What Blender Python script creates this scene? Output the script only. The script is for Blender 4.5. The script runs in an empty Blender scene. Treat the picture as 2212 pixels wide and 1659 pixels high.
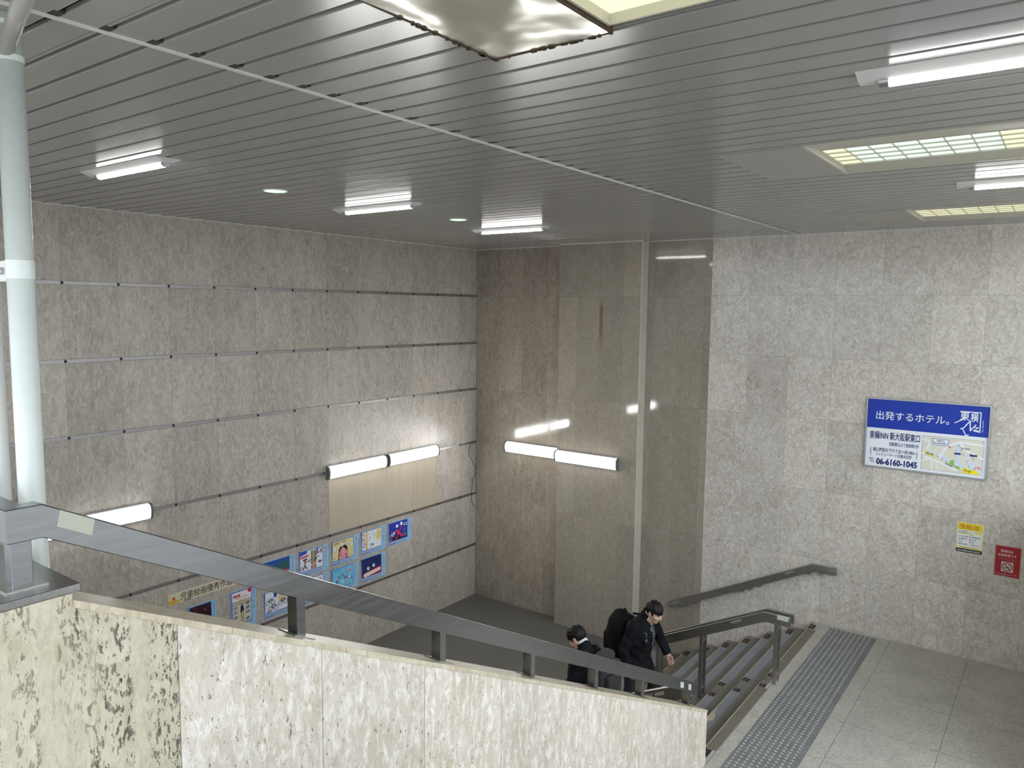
import bpy, bmesh, math, random
import numpy as np
from mathutils import Vector, Matrix
SC = bpy.context.scene
COL = SC.collection
random.seed(7)

# ------------------------------------------------------------------ camera, sky, exposure
EYE = Vector((0.0, 0.0, 5.432))
cam_d = bpy.data.cameras.new('camera')
cam_d.sensor_fit = 'HORIZONTAL'; cam_d.sensor_width = 36.0
cam_d.lens = 36.0 * 1638.185 / 2212.0
cam_d.clip_start = 0.05; cam_d.clip_end = 200
cam = bpy.data.objects.new('camera', cam_d); COL.objects.link(cam)
cam.matrix_world = Matrix.Translation(EYE) @ Matrix((
    (0.803613, -0.066776, 0.591394), (0.595056, 0.07224, -0.800431), (0.010727, 0.995149, 0.097788))).to_4x4()
SC.camera = cam
SC.view_settings.view_transform = 'Standard'
SC.view_settings.look = 'None'
SC.view_settings.gamma = 1.0
SC.view_settings.use_curve_mapping = False
SC.view_settings.exposure = 0.7
SC.cycles.caustics_reflective = False
SC.cycles.caustics_refractive = False
SC.cycles.sample_clamp_indirect = 4.0

WORLD_STRENGTH = 3.4
TUBE_STRENGTH = 60.0
WALL_LAMP_STRENGTH = 21.0
LOUVRE_STRENGTH = 0.75
w = bpy.data.worlds.new('overcast_sky'); SC.world = w; w.use_nodes = True
# overcast daylight: sky brighter towards the zenith, dull ground below the horizon
wt = w.node_tree; bg = wt.nodes['Background']; bg.inputs[1].default_value = WORLD_STRENGTH
wc = wt.nodes.new('ShaderNodeTexCoord'); wx = wt.nodes.new('ShaderNodeSeparateXYZ'); wr = wt.nodes.new('ShaderNodeValToRGB')
wm = wt.nodes.new('ShaderNodeMapRange'); wm.inputs[1].default_value = -1.0; wm.inputs[2].default_value = 1.0
wt.links.new(wc.outputs[0], wx.inputs[0]); wt.links.new(wx.outputs[2], wm.inputs[0]); wt.links.new(wm.outputs[0], wr.inputs[0]); wt.links.new(wr.outputs[0], bg.inputs[0])
cr = wr.color_ramp
for p_, c_ in ((0.49, (.25, .26, .265)), (0.51, (.52, .56, .60)), (0.70, (.80, .86, .90)), (1.0, (.95, 1.0, 1.0))):
    e_ = cr.elements.new(p_); e_.color = (*c_, 1)
cr.elements[0].color = (.16, .16, .155, 1)

# ------------------------------------------------------------------ place (metres; floor of the lower landing is z = 0)
ZL = 1.069      # upper landing with the tactile paving
ZC = 6.512      # ceiling
ZU = 3.82       # concourse floor
XL = -8.91      # left wall
YB = 10.93      # back wall
YP = 10.724     # pilaster front
PX0, PX1 = -6.955, -5.44
XF = -2.59      # parapet face
XFB = -2.80     # parapet back
SL = -0.5043    # slope of the parapet
RISE, TREAD, NOSE = 0.1527, 0.306, -2.707

# ------------------------------------------------------------------ node helper
class NT:
    def __init__(s, name):
        s.m = bpy.data.materials.new(name); s.m.use_nodes = True
        s.t = s.m.node_tree; s.b = s.t.nodes['Principled BSDF']
        s.xyz = None
    def n(s, typ, ins=None, out=0, **kw):
        nd = s.t.nodes.new(typ)
        for k, v in kw.items(): setattr(nd, k, v)
        for k, v in (ins or {}).items():
            sk = nd.inputs[k]
            if isinstance(v, bpy.types.NodeSocket): s.t.links.new(v, sk)
            elif isinstance(v, (tuple, list)) and len(v) == 3 and sk.type == 'RGBA': sk.default_value = (*v, 1)
            else: sk.default_value = v
        return nd.outputs[out]
    def pos(s):
        if s.xyz is None:
            s.co = s.n('ShaderNodeTexCoord', out=3)
            s.sep = s.t.nodes.new('ShaderNodeSeparateXYZ'); s.t.links.new(s.co, s.sep.inputs[0])
            s.xyz = s.sep.outputs
        return s.xyz
    def map(s, sc=(1, 1, 1), lo=(0, 0, 0), src=None):
        s.pos()
        return s.n('ShaderNodeMapping', {0: src or s.co, 1: lo, 3: sc})
    def m_(s, op, a, b=0.0, c=None, clamp=False):
        ins = {0: a, 1: b}
        if c is not None: ins[2] = c
        return s.n('ShaderNodeMath', ins, operation=op, use_clamp=clamp)
    def noise(s, vec, scale, detail=4, rough=0.55, dist=0.0, out=0):
        return s.n('ShaderNodeTexNoise', {'Vector': vec, 'Scale': scale, 'Detail': detail, 'Roughness': rough, 'Distortion': dist}, out=out)
    def vor(s, vec, scale, feature='F1', out=0, rnd=1.0):
        return s.n('ShaderNodeTexVoronoi', {'Vector': vec, 'Scale': scale, 'Randomness': rnd}, out=out, feature=feature)
    def ramp(s, fac, stops, interp='LINEAR'):
        nd = s.t.nodes.new('ShaderNodeValToRGB'); s.t.links.new(fac, nd.inputs[0])
        cr = nd.color_ramp; cr.interpolation = interp
        while len(cr.elements) < len(stops): cr.elements.new(0.5)
        for e, (p, c) in zip(cr.elements, stops):
            e.position = p
            e.color = (c, c, c, 1) if isinstance(c, (int, float)) else (*c, 1)
        return nd.outputs[0]
    def mix(s, fac, a, b, blend='MIX'):
        nd = s.t.nodes.new('ShaderNodeMix'); nd.data_type = 'RGBA'; nd.blend_type = blend
        for k, v in ((0, fac), (6, a), (7, b)):
            sk = nd.inputs[k]
            if isinstance(v, bpy.types.NodeSocket): s.t.links.new(v, sk)
            elif isinstance(v, (tuple, list)): sk.default_value = (*v[:3], 1)
            else: sk.default_value = v
        return nd.outputs[2]
    def line(s, c, u0, du, wd):
        """1 on thin joints at u0 + k du"""
        f = s.m_('FRACT', s.m_('ADD', s.m_('DIVIDE', s.m_('SUBTRACT', c, u0), du), 0.5))
        d = s.m_('MULTIPLY', s.m_('ABSOLUTE', s.m_('SUBTRACT', f, 0.5)), du)
        return s.m_('LESS_THAN', d, wd)
    def cell(s, c, u0, du):
        return s.m_('FLOOR', s.m_('DIVIDE', s.m_('SUBTRACT', c, u0), du))
    def near(s, c, v, wd):
        return s.m_('LESS_THAN', s.m_('ABSOLUTE', s.m_('SUBTRACT', c, v)), wd)
    def rnd(s, a, b):
        v = s.n('ShaderNodeCombineXYZ', {0: a, 1: b})
        return s.n('ShaderNodeTexWhiteNoise', {0: v}, noise_dimensions='3D')
    def bump(s, h, st=0.3, dist=0.01):
        o = s.n('ShaderNodeBump', {'Strength': st, 'Distance': dist, 'Height': h})
        s.t.links.new(o, s.b.inputs['Normal'])
    def set(s, **kw):
        al = dict(col='Base Color', rough='Roughness', metal='Metallic', spec='Specular IOR Level', emi='Emission Color', es='Emission Strength', coat='Coat Weight', cr='Coat Roughness', ani='Anisotropic')
        for k, v in kw.items():
            sk = s.b.inputs[al[k]]
            if isinstance(v, bpy.types.NodeSocket): s.t.links.new(v, sk)
            elif isinstance(v, tuple): sk.default_value = (*v[:3], 1)
            else: sk.default_value = v
        return s.m

def plain(name, col, rough=0.5, metal=0.0, var=0.0, vs=6.0, spec=0.5, **kw):
    t = NT(name)
    if var:
        f = t.noise(t.map(), vs, 5, 0.6)
        c = t.mix(t.ramp(f, [(0.3, 0.0), (0.7, 1.0)]), tuple(x * (1 - var) for x in col), tuple(min(1, x * (1 + var)) for x in col))
        return t.set(col=c, rough=rough, metal=metal, spec=spec, **kw)
    return t.set(col=col, rough=rough, metal=metal, spec=spec, **kw)

def travertine(name, base, dark, light, axis, u0, du, vz, vsq=0.45, pits=0.5, rough=0.24, jw=0.0022, vein=0.5, jd=0.45, stain=None, big=4.0):
    """stone slabs on a wall that runs along `axis`; joints at u0 + k du and at the heights vz"""
    t = NT(name); x, y, z = t.pos(); u = x if axis == 'x' else y
    cu = t.cell(u, u0, du)
    cz = None
    for v in vz:
        g = t.m_('GREATER_THAN', z, v); cz = g if cz is None else t.m_('ADD', cz, g)
    if cz is None: cz = t.m_('MULTIPLY', z, 0.0)
    r1 = t.rnd(cu, cz)
    off = t.n('ShaderNodeCombineXYZ', {0: t.m_('MULTIPLY', r1, 0.25), 1: t.m_('MULTIPLY', r1, 0.2), 2: t.m_('MULTIPLY', r1, 0.3)})
    p = t.map((1, 1, vsq))
    p = t.n('ShaderNodeVectorMath', {0: p, 1: off}, operation='ADD')
    n1 = t.noise(p, big, 6, 0.62, 0.9)
    n2 = t.noise(p, 15, 7, 0.66, 1.6)
    n3 = t.noise(p, 34, 5, 0.7, 0.8)
    c = t.mix(t.ramp(n1, [(0.3, 0.0), (0.72, 1.0)]), dark, base)
    c = t.mix(t.ramp(n2, [(0.42, 0.0), (0.66, 0.85)]), c, light)
    # thin crooked veins
    w1 = t.noise(p, 8.5, 3, 0.55, 2.6)
    v1 = t.m_('ABSOLUTE', t.m_('SUBTRACT', w1, 0.5))
    vm = t.ramp(v1, [(0.0, 1.0), (0.028, 0.0)])
    vm = t.m_('MULTIPLY', vm, t.ramp(n3, [(0.42, 0.0), (0.62, vein)]))
    c = t.mix(vm, c, tuple(k * 0.45 for k in dark))
    pm = t.m_('MULTIPLY', t.ramp(n3, [(0.27, 1.0), (0.37, 0.0)]), t.ramp(n1, [(0.35, 1.0), (0.65, 0.25)]))
    pm = t.m_('MULTIPLY', pm, pits)
    c = t.mix(pm, c, tuple(k * 0.35 for k in dark))
    c = t.mix(1.0, c, t.ramp(r1, [(0.0, 0.9), (1.0, 1.08)]), 'MULTIPLY')
    j = t.line(u, u0, du, jw)
    for v in vz: j = t.m_('MAXIMUM', j, t.near(z, v, jw))
    c = t.mix(t.m_('MULTIPLY', j, jd), c, tuple(k * 0.3 for k in dark))
    if stain:
        su, sw, z0, z1 = stain
        a = t.m_('SUBTRACT', 1.0, t.m_('DIVIDE', t.m_('ABSOLUTE', t.m_('SUBTRACT', t.m_('ADD', u, t.m_('MULTIPLY', n1, .08)), su + .04)), sw), clamp=True)
        zt = t.m_('DIVIDE', t.m_('SUBTRACT', z, z0), z1 - z0)
        b = t.ramp(zt, [(0.0, 0.0), (.45, .8), (.8, 1.0), (1.0, 0.0)])
        e = t.m_('MULTIPLY', t.m_('MULTIPLY', a, b), t.ramp(n2, [(.35, .4), (.6, 1.0)]))
        e = t.m_('MULTIPLY', e, 1.7, clamp=True)
        c = t.mix(e, c, (.20, .125, .05))
    h = t.m_('SUBTRACT', t.m_('MULTIPLY', n2, 0.35), t.m_('ADD', t.m_('ADD', pm, t.m_('MULTIPLY', vm, 0.6)), j))
    t.bump(h, min(.25, rough * 1.0), 0.004)
    ro = t.m_('ADD', rough, t.m_('MULTIPLY', n2, rough * .4))
    return t.set(col=c, rough=ro, spec=0.5)

ROWS = [0.985, 1.975, 2.953, 3.955, 4.81, 5.67]
M = {}
M['wall_l'] = travertine('travertine_left', (.50, .455, .395), (.35, .31, .258), (.61, .57, .515), 'y', 3.165, .6085, ROWS, rough=.29, pits=.8, vein=.7)
M['wall_r'] = travertine('travertine_right', (.64, .60, .545), (.47, .43, .37), (.78, .755, .71), 'x', -4.39, .585, ROWS, rough=.13, pits=.9, vein=.95, vsq=.7)
M['wall_rec'] = travertine('travertine_recess', (.355, .305, .25), (.25, .21, .165), (.43, .385, .325), 'x', -8.37, .52, ROWS, rough=.09, pits=.35, vein=.35)
M['marble'] = travertine('marble_polished', (.345, .305, .25), (.29, .25, .20), (.41, .37, .315), 'x', -6.60, .42, [1.975, 3.955, 5.65], rough=.045, pits=.1, vein=.12, jd=.35, vsq=.6, big=2.0, stain=(-6.14, .05, 4.75, 5.62))
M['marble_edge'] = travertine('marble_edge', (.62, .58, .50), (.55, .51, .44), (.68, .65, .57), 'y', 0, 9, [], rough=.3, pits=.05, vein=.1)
M['smooth'] = travertine('travertine_vein_cut', (.53, .46, .355), (.49, .42, .32), (.57, .51, .41), 'y', 8.02, .6, [], rough=.30, pits=.08, vein=.03, vsq=.045, big=9)

def parapet_mat():
    t = NT('travertine_parapet'); x, y, z = t.pos()
    cu = t.cell(y, 1.441, .665); r1 = t.rnd(cu, 3.0)
    off = t.n('ShaderNodeCombineXYZ', {1: t.m_('MULTIPLY', r1, 3.1), 2: t.m_('MULTIPLY', r1, 5.0)})
    p = t.n('ShaderNodeVectorMath', {0: t.map((1, 1, .42)), 1: off}, operation='ADD')
    n1 = t.noise(p, 3.5, 6, .62, .5); n2 = t.noise(p, 26, 8, .7, .5); n3 = t.noise(p, 62, 6, .7, .2)
    old = t.m_('LESS_THAN', y, 1.441)
    c_old = t.mix(t.ramp(n1, [(.3, 0.), (.7, 1.)]), (.43, .385, .28), (.55, .505, .40))
    c_old = t.mix(t.ramp(n2, [(.42, 0.), (.66, .8)]), c_old, (.62, .585, .485))
    c_new = t.mix(t.ramp(n1, [(.35, 0.), (.66, 1.)]), (.50, .44, .36), (.64, .59, .52))
    c_new = t.mix(t.ramp(n2, [(.47, 0.), (.66, .95)]), c_new, (.80, .78, .745))
    c = t.mix(old, c_new, c_old)
    bands = t.noise(t.map((1, 10, .3)), 1.0, 3, .5, .3)
    bm_ = t.ramp(bands, [(.40, 0.), (.50, 1.)])
    thr = t.m_('MULTIPLY', t.ramp(n3, [(.43, 1.), (.465, 0.)]), t.m_('ADD', .14, t.m_('MULTIPLY', bm_, .9)))
    big = t.m_('MULTIPLY', t.ramp(t.noise(p, 30, 5, .62, .3), [(.335, 1.), (.36, 0.)]), bm_)
    pit_o = t.m_('MAXIMUM', t.m_('MULTIPLY', thr, .85), big)
    pit_n = t.m_('MULTIPLY', t.ramp(n3, [(.35, 1.), (.39, 0.)]), .75)
    pm = t.m_('ADD', t.m_('MULTIPLY', pit_o, old), t.m_('MULTIPLY', pit_n, t.m_('SUBTRACT', 1.0, old)))
    c = t.mix(pm, c, (.07, .062, .045))
    w1 = t.m_('ABSOLUTE', t.m_('SUBTRACT', t.noise(p, 7, 3, .5, 2.2), .5))
    c = t.mix(t.m_('MULTIPLY', t.ramp(w1, [(0., .5), (.03, 0.)]), t.ramp(n3, [(.45, 0.), (.6, 1.)])), c, (.33, .27, .2))
    c = t.mix(1.0, c, t.ramp(r1, [(0, .94), (1, 1.05)]), 'MULTIPLY')
    j = t.line(y, 1.441, .6647, .0018)
    c = t.mix(t.m_('MULTIPLY', j, .75), c, (.14, .12, .09))
    t.bump(t.m_('SUBTRACT', t.m_('MULTIPLY', n2, .3), t.m_('ADD', pm, j)), .5, .004)
    return t.set(col=c, rough=.42, spec=.4)
M['parapet'] = parapet_mat()
M['coping'] = travertine('travertine_coping', (.55, .49, .37), (.42, .36, .25), (.66, .61, .50), 'y', 2.245, .58, [], rough=.3, pits=.3, vein=.3)

def granite(name, lo, hi, rough, u0=None, du=None, v0=None, dv=None, scale=160, jd=.6):
    t = NT(name); x, y, z = t.pos()
    n1 = t.noise(t.map(), scale, 3, .7); n2 = t.noise(t.map(), 3.0, 5, .6); n3 = t.vor(t.map(), scale * .6, out=1)
    c = t.mix(t.ramp(n1, [(.32, 0.), (.68, 1.)]), lo, hi)
    c = t.mix(.35, c, t.mix(n3, lo, hi))
    c = t.mix(1.0, c, t.ramp(n2, [(.25, .86), (.75, 1.1)]), 'MULTIPLY')
    if du:
        j = t.m_('MAXIMUM', t.line(x, u0, du, .0028), t.line(y, v0, dv, .0028))
        c = t.mix(t.m_('MULTIPLY', j, jd), c, tuple(k * .35 for k in lo))
    return t.set(col=c, rough=rough, spec=.4)
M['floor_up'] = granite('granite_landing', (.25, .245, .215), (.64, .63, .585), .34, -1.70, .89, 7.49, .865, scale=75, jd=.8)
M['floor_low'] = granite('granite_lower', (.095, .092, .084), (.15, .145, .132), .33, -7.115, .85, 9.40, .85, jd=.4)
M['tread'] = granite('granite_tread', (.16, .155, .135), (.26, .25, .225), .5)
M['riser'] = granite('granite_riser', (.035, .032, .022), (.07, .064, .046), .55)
M['flamed'] = granite('granite_flamed', (.20, .22, .25), (.29, .31, .345), .55, scale=110)
M['brown'] = plain('brown_strip', (.165, .15, .115), .5, var=.12)
M['nosing'] = plain('nosing_edge', (.50, .47, .34), .45)
M['pad'] = plain('black_grip_pad', (.012, .012, .013), .5)
M['padred'] = plain('red_reflector_line', (.42, .025, .05), .35)
M['tape'] = plain('dirty_tape', (.17, .165, .15), .4, var=.3, vs=30)
M['dots'] = plain('worn_tactile_dots', (.36, .375, .38), .4)
M['tactile'] = plain('grey_tactile', (.185, .195, .20), .5, var=.16, vs=5)

def steel(name, col, rough, axis=(1, 1, 1)):
    t = NT(name)
    f = t.noise(t.map(axis), 1.0, 5, .65)
    c = t.mix(t.ramp(f, [(.3, 0.), (.7, 1.)]), tuple(k * .82 for k in col), col)
    r = t.m_('ADD', rough - .06, t.m_('MULTIPLY', f, .14))
    return t.set(col=c, rough=r, metal=1.0)
M['steel'] = steel('brushed_steel', (.27, .28, .295), .24, (160, 3, 40))
M['steel_cap'] = steel('cap_steel', (.30, .30, .29), .24, (30, 90, 60))
M['steel_d'] = steel('dull_steel', (.46, .45, .43), .38, (5, 60, 60))
M['batten'] = steel('steel_batten', (.40, .39, .38), .42, (60, 2, 60))
M['bolt'] = plain('black_bolt', (.008, .008, .008), .5)
M['alu'] = plain('aluminium', (.50, .51, .53), .38, .9)
M['white_paint'] = plain('white_paint', (.70, .71, .70), .42)
M['grey_paint'] = plain('grey_lamp_housing', (.34, .345, .35), .4)
M['cap_grey'] = plain('dark_grey_cap', (.13, .135, .145), .5)
M['pole'] = plain('pole_paint', (.72, .78, .76), .25, var=.05, vs=3)
M['dirt'] = plain('dark_dirt', (.05, .05, .045), .7)

def ceiling_mat():
    t = NT('ceiling_slats')
    p = t.map((1.5, 1, 1))
    n = t.noise(p, 2.2, 4, .6); s = t.noise(t.map(), 420, 2, .6)
    c = t.mix(n, (.30, .30, .287), (.335, .335, .322))
    return t.set(col=c, rough=.18, spec=.5)
M['ceiling'] = ceiling_mat()
M['groove'] = plain('ceiling_groove', (.03, .03, .028), .7)
M['plate'] = plain('ceiling_plate', (.37, .365, .335), .3)
def dented():
    t = NT('dented_plate')
    n = t.noise(t.map(), 3.2, 2, .4); e = t.noise(t.map(), 9, 4, .6)
    t.bump(n, .3, .03)
    return t.set(col=t.mix(e, (.52, .51, .43), (.60, .59, .52)), rough=.17, metal=.45)
M['dented'] = dented()
M['rust'] = plain('rust', (.07, .045, .025), .8, var=.4, vs=60)
M['rusty'] = plain('orange_rust', (.22, .12, .05), .85, var=.4, vs=60)
M['cream'] = plain('cream_frame', (.54, .53, .44), .4)

def emit(name, col, st):
    t = NT(name); return t.set(col=(.8, .8, .8), emi=col, es=st)
def led_bar():
    t = NT('tube_glow')
    nz = t.n('ShaderNodeSeparateXYZ', {0: t.n('ShaderNodeNewGeometry', out=1)}, out=2)
    f = t.m_('POWER', t.m_('MAXIMUM', t.m_('MULTIPLY', nz, -1.0), 0.0), 5.0)
    return t.set(col=(.8, .8, .8), emi=(1.0, .99, .975), es=t.m_('ADD', 2.5, t.m_('MULTIPLY', f, TUBE_STRENGTH)))
M['tube'] = led_bar()
def lamp_front():
    t = NT('wall_lamp_glow')
    ny = t.n('ShaderNodeSeparateXYZ', {0: t.n('ShaderNodeTexCoord', out=1)}, out=1)
    f = t.m_('POWER', t.m_('MAXIMUM', t.m_('MULTIPLY', ny, -1.0), 0.0), 1.7)
    return t.set(col=(.8, .8, .8), emi=(1.0, .995, .98), es=t.m_('ADD', 1.2, t.m_('MULTIPLY', f, WALL_LAMP_STRENGTH)))
M['wlamp'] = lamp_front()
def louvre(name, mint):
    t = NT(name); x, y, z = t.pos()
    c = (.82, .80, .52)
    if mint:
        f = t.m_('MULTIPLY', t.m_('GREATER_THAN', x, .17), t.m_('LESS_THAN', x, 1.05))
        c = t.mix(f, c, (.66, .84, .72))
    c = t.mix(1.0, c, t.ramp(t.noise(t.map((2, 9, 1)), 2.0, 3), [(.3, .9), (.7, 1.08)]), 'MULTIPLY')
    return t.set(col=(.3, .3, .25), emi=c, es=LOUVRE_STRENGTH)
M['louvre'] = louvre('louvre_glow', False); M['louvre_mint'] = louvre('louvre_glow_mint', True)
M['green'] = emit('green_glow', (.42, .95, .45), 1.0)
M['green_w'] = emit('green_bulb', (.85, 1, .95), 1.6)

# ------------------------------------------------------------------ mesh helper
class MB:
    def __init__(s): s.bm = bmesh.new(); s.mi = 0
    def _mat(s, faces):
        for f in faces: f.material_index = s.mi
    def face(s, pts):
        f = s.bm.faces.new([s.bm.verts.new(p) for p in pts]); f.material_index = s.mi; return f
    def box(s, x0, x1, y0, y1, z0, z1, bev=0.0, seg=1):
        r = bmesh.ops.create_cube(s.bm, size=1.0); vs = r['verts']
        for v in vs: v.co = Vector(((x0 + x1) / 2 + v.co.x * (x1 - x0), (y0 + y1) / 2 + v.co.y * (y1 - y0), (z0 + z1) / 2 + v.co.z * (z1 - z0)))
        s._mat({f for v in vs for f in v.link_faces})
        if bev: 
            r2 = bmesh.ops.bevel(s.bm, geom=list({e for v in vs for e in v.link_edges}), offset=bev, segments=seg, affect='EDGES', profile=.5)
            s._mat(r2['faces'])
        return s
    def prism(s, poly, d0, d1, ax):
        """poly: 2-D outline in the two other axes (cyclic order), extruded along ax from d0 to d1"""
        def P(a, b, d): return {'x': (d, a, b), 'y': (a, d, b), 'z': (a, b, d)}[ax]
        A = [s.bm.verts.new(P(a, b, d0)) for a, b in poly]; B = [s.bm.verts.new(P(a, b, d1)) for a, b in poly]
        fs = [s.bm.faces.new(A[::-1]), s.bm.faces.new(B)]
        n = len(poly)
        for i in range(n): fs.append(s.bm.faces.new((A[i], A[(i + 1) % n], B[(i + 1) % n], B[i])))
        s._mat(fs); return s
    def tube(s, pts, r, n=12, cap=True):
        pts = [Vector(p) for p in pts]; rings = []
        rr = r if isinstance(r, (list, tuple)) else [r] * len(pts)
        up = None
        for i, p in enumerate(pts):
            d = (pts[min(i + 1, len(pts) - 1)] - pts[max(i - 1, 0)]).normalized()
            if up is None: up = Vector((0, 0, 1)) if abs(d.z) < .9 else Vector((1, 0, 0))
            a = d.cross(up).normalized(); b = a.cross(d).normalized(); up = b
            rings.append([s.bm.verts.new(p + (a * math.cos(2 * math.pi * k / n) + b * math.sin(2 * math.pi * k / n)) * rr[i]) for k in range(n)])
        fs = []
        for A, B in zip(rings, rings[1:]):
            for k in range(n): fs.append(s.bm.faces.new((A[k], A[(k + 1) % n], B[(k + 1) % n], B[k])))
        if cap: fs += [s.bm.faces.new(rings[0][::-1]), s.bm.faces.new(rings[-1])]
        s._mat(fs); return s
    def sweep(s, path, prof):
        """closed profile of (side, up) offsets carried along a path in a vertical plane; side is horizontal"""
        path = [Vector(p) for p in path]; rings = []
        for i, p in enumerate(path):
            d0 = (p - path[i - 1]).normalized() if i else None
            d1 = (path[i + 1] - p).normalized() if i + 1 < len(path) else None
            d = ((d0 or d1) + (d1 or d0)).normalized()
            side = Vector((d.y, -d.x, 0)).normalized()
            up = side.cross(d).normalized()
            k = 1.0
            if d0 and d1: k = 1.0 / max(.5, d.dot(d0))
            horiz = d0 and d1 and abs(d0.z - d1.z) < 1e-4
            rings.append([s.bm.verts.new(p + side * (a * (k if horiz else 1)) + up * (b * (1 if horiz else k))) for a, b in prof])
        n = len(prof); fs = []
        for A, B in zip(rings, rings[1:]):
            for q in range(n): fs.append(s.bm.faces.new((A[q], A[(q + 1) % n], B[(q + 1) % n], B[q])))
        fs += [s.bm.faces.new(rings[0][::-1]), s.bm.faces.new(rings[-1])]
        s._mat(fs); return s
    def build(s, name, mat, parent=None, smooth=False, base=None):
        """parent: object whose world place the vertices are re-based to"""
        me = bpy.data.meshes.new(name)
        bmesh.ops.recalc_face_normals(s.bm, faces=s.bm.faces[:])
        o0 = Vector((0, 0, 0))
        root = parent
        while root is not None: o0 += root.location; root = root.parent
        if base is not None: o0 = Vector(base)
        if o0.length: bmesh.ops.translate(s.bm, verts=s.bm.verts[:], vec=-o0)
        s.bm.to_mesh(me); s.bm.free()
        for m in (mat if isinstance(mat, (list, tuple)) else [mat]): me.materials.append(m)
        if smooth:
            for p in me.polygons: p.use_smooth = True
        o = bpy.data.objects.new(name, me); COL.objects.link(o)
        if parent is not None: o.parent = parent
        elif base is not None: o.location = base
        return o

def tag(o, label, cat, group=None, kind=None):
    o['label'] = label; o['category'] = cat
    if group: o['group'] = group
    if kind: o['kind'] = kind
    return o
def thing(name, label, cat, loc, group=None):
    o = bpy.data.objects.new(name, None); COL.objects.link(o); o.location = loc
    o.empty_display_size = .1
    return tag(o, label, cat, group)
def struct(o): o['kind'] = 'structure'; return o
def dup(o, loc, label=None, parent=None):
    c = o.copy(); COL.objects.link(c)
    if parent is None: c.location = loc
    else: c.parent = parent
    if label: c['label'] = label
    for ch in list(o.children): dup(ch, None, None, c)
    return c
def box(name, mat, parent, *a, bev=0.0): return MB().box(*a, bev=bev).build(name, mat, parent)

# ------------------------------------------------------------------ shell
XR = 2.4; YN = -1.2
mb = MB(); mb.box(XL - .2, XL, YN, YB + .2, -.2, ZC + .3); mb.mi = 1
mb.box(XL, XL + .003, 7.414, 9.826, 1.99, 2.945)
struct(mb.build('wall_left', [M['wall_l'], M['smooth']]))
mb = MB()
mb.box(XL, PX0 + .02, YB, YB + .2, -.2, ZC + .3); mb.mi = 1
mb.box(PX0 + .02, -4.39, YB, YB + .2, -.2, ZC + .3); mb.mi = 2
mb.box(-4.39, XR, YB - .004, YB + .2, -.2, ZC + .3)
struct(mb.build('wall_back', [M['wall_rec'], M['marble'], M['wall_r']]))
mb = MB(); mb.box(PX0, PX1 - .012, YP, YB + .1, -.1, ZC + .1)
struct(mb.build('wall_pilaster', M['marble']))
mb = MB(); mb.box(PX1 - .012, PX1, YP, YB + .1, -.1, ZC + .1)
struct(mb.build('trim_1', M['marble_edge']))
mb = MB(); mb.box(.10, .30, 8.0, YB, ZL - .25, 3.3)  # added unseen wall that shades the landing corner and lower back wall
struct(mb.build('wall_added_shade', M['parapet']))
mb = MB(); mb.box(XR - .2, XR, 4.6, YB, ZL - .25, 2.35)  # added low wall out of view, gives the parapet rail a dark reflection
struct(mb.build('wall_added_reflection', M['wall_rec']))
# floors
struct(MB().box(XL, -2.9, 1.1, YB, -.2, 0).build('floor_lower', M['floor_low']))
struct(MB().box(NOSE + .02, XR, 6.2, YB, ZL - .25, ZL).build('floor_landing', M['floor_up']))
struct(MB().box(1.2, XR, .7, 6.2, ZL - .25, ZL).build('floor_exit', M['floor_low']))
struct(MB().box(XL, XR, YN, .7, ZU - .3, ZU).build('floor_concourse', M['floor_up']))
# upper flight that comes down from the concourse beside the parapet
pts = [(.7, ZU - .3)]; y, z = .7, ZU
pts.append((y, z))
for k in range(18):
    y += .306; pts.append((y, z)); z -= RISE; pts.append((y, z))
pts.append((y, ZL - .25)); pts.append((6.2, ZL - .25))
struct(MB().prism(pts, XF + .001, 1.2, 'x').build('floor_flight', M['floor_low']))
# parapet wall beside it
def cop(y): return 4.456 + SL * (y - 1.106)
mb = MB()
mb.prism([(1.0851, 0), (6.713, 0), (6.713, cop(6.713) - .026), (1.0851, cop(1.0851) - .026)], XFB, XF, 'x')
struct(mb.build('wall_parapet', M['parapet']))
mb = MB(); mb.prism([(1.085, cop(1.085) - .026), (6.716, cop(6.716) - .026), (6.716, cop(6.716)), (1.085, cop(1.085))], XFB - .004, XF + .004, 'x')
struct(mb.build('trim_coping', M['coping']))
mb = MB(); mb.box(XL, XF, .85, 1.085, 0, 4.488)
struct(mb.build('wall_guard', M['parapet']))
mb = MB(); mb.box(XL, XF - .004, .846, 1.114, 4.4885, 4.515, bev=.0015)
struct(mb.build('trim_cap', M['steel_cap']))
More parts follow.
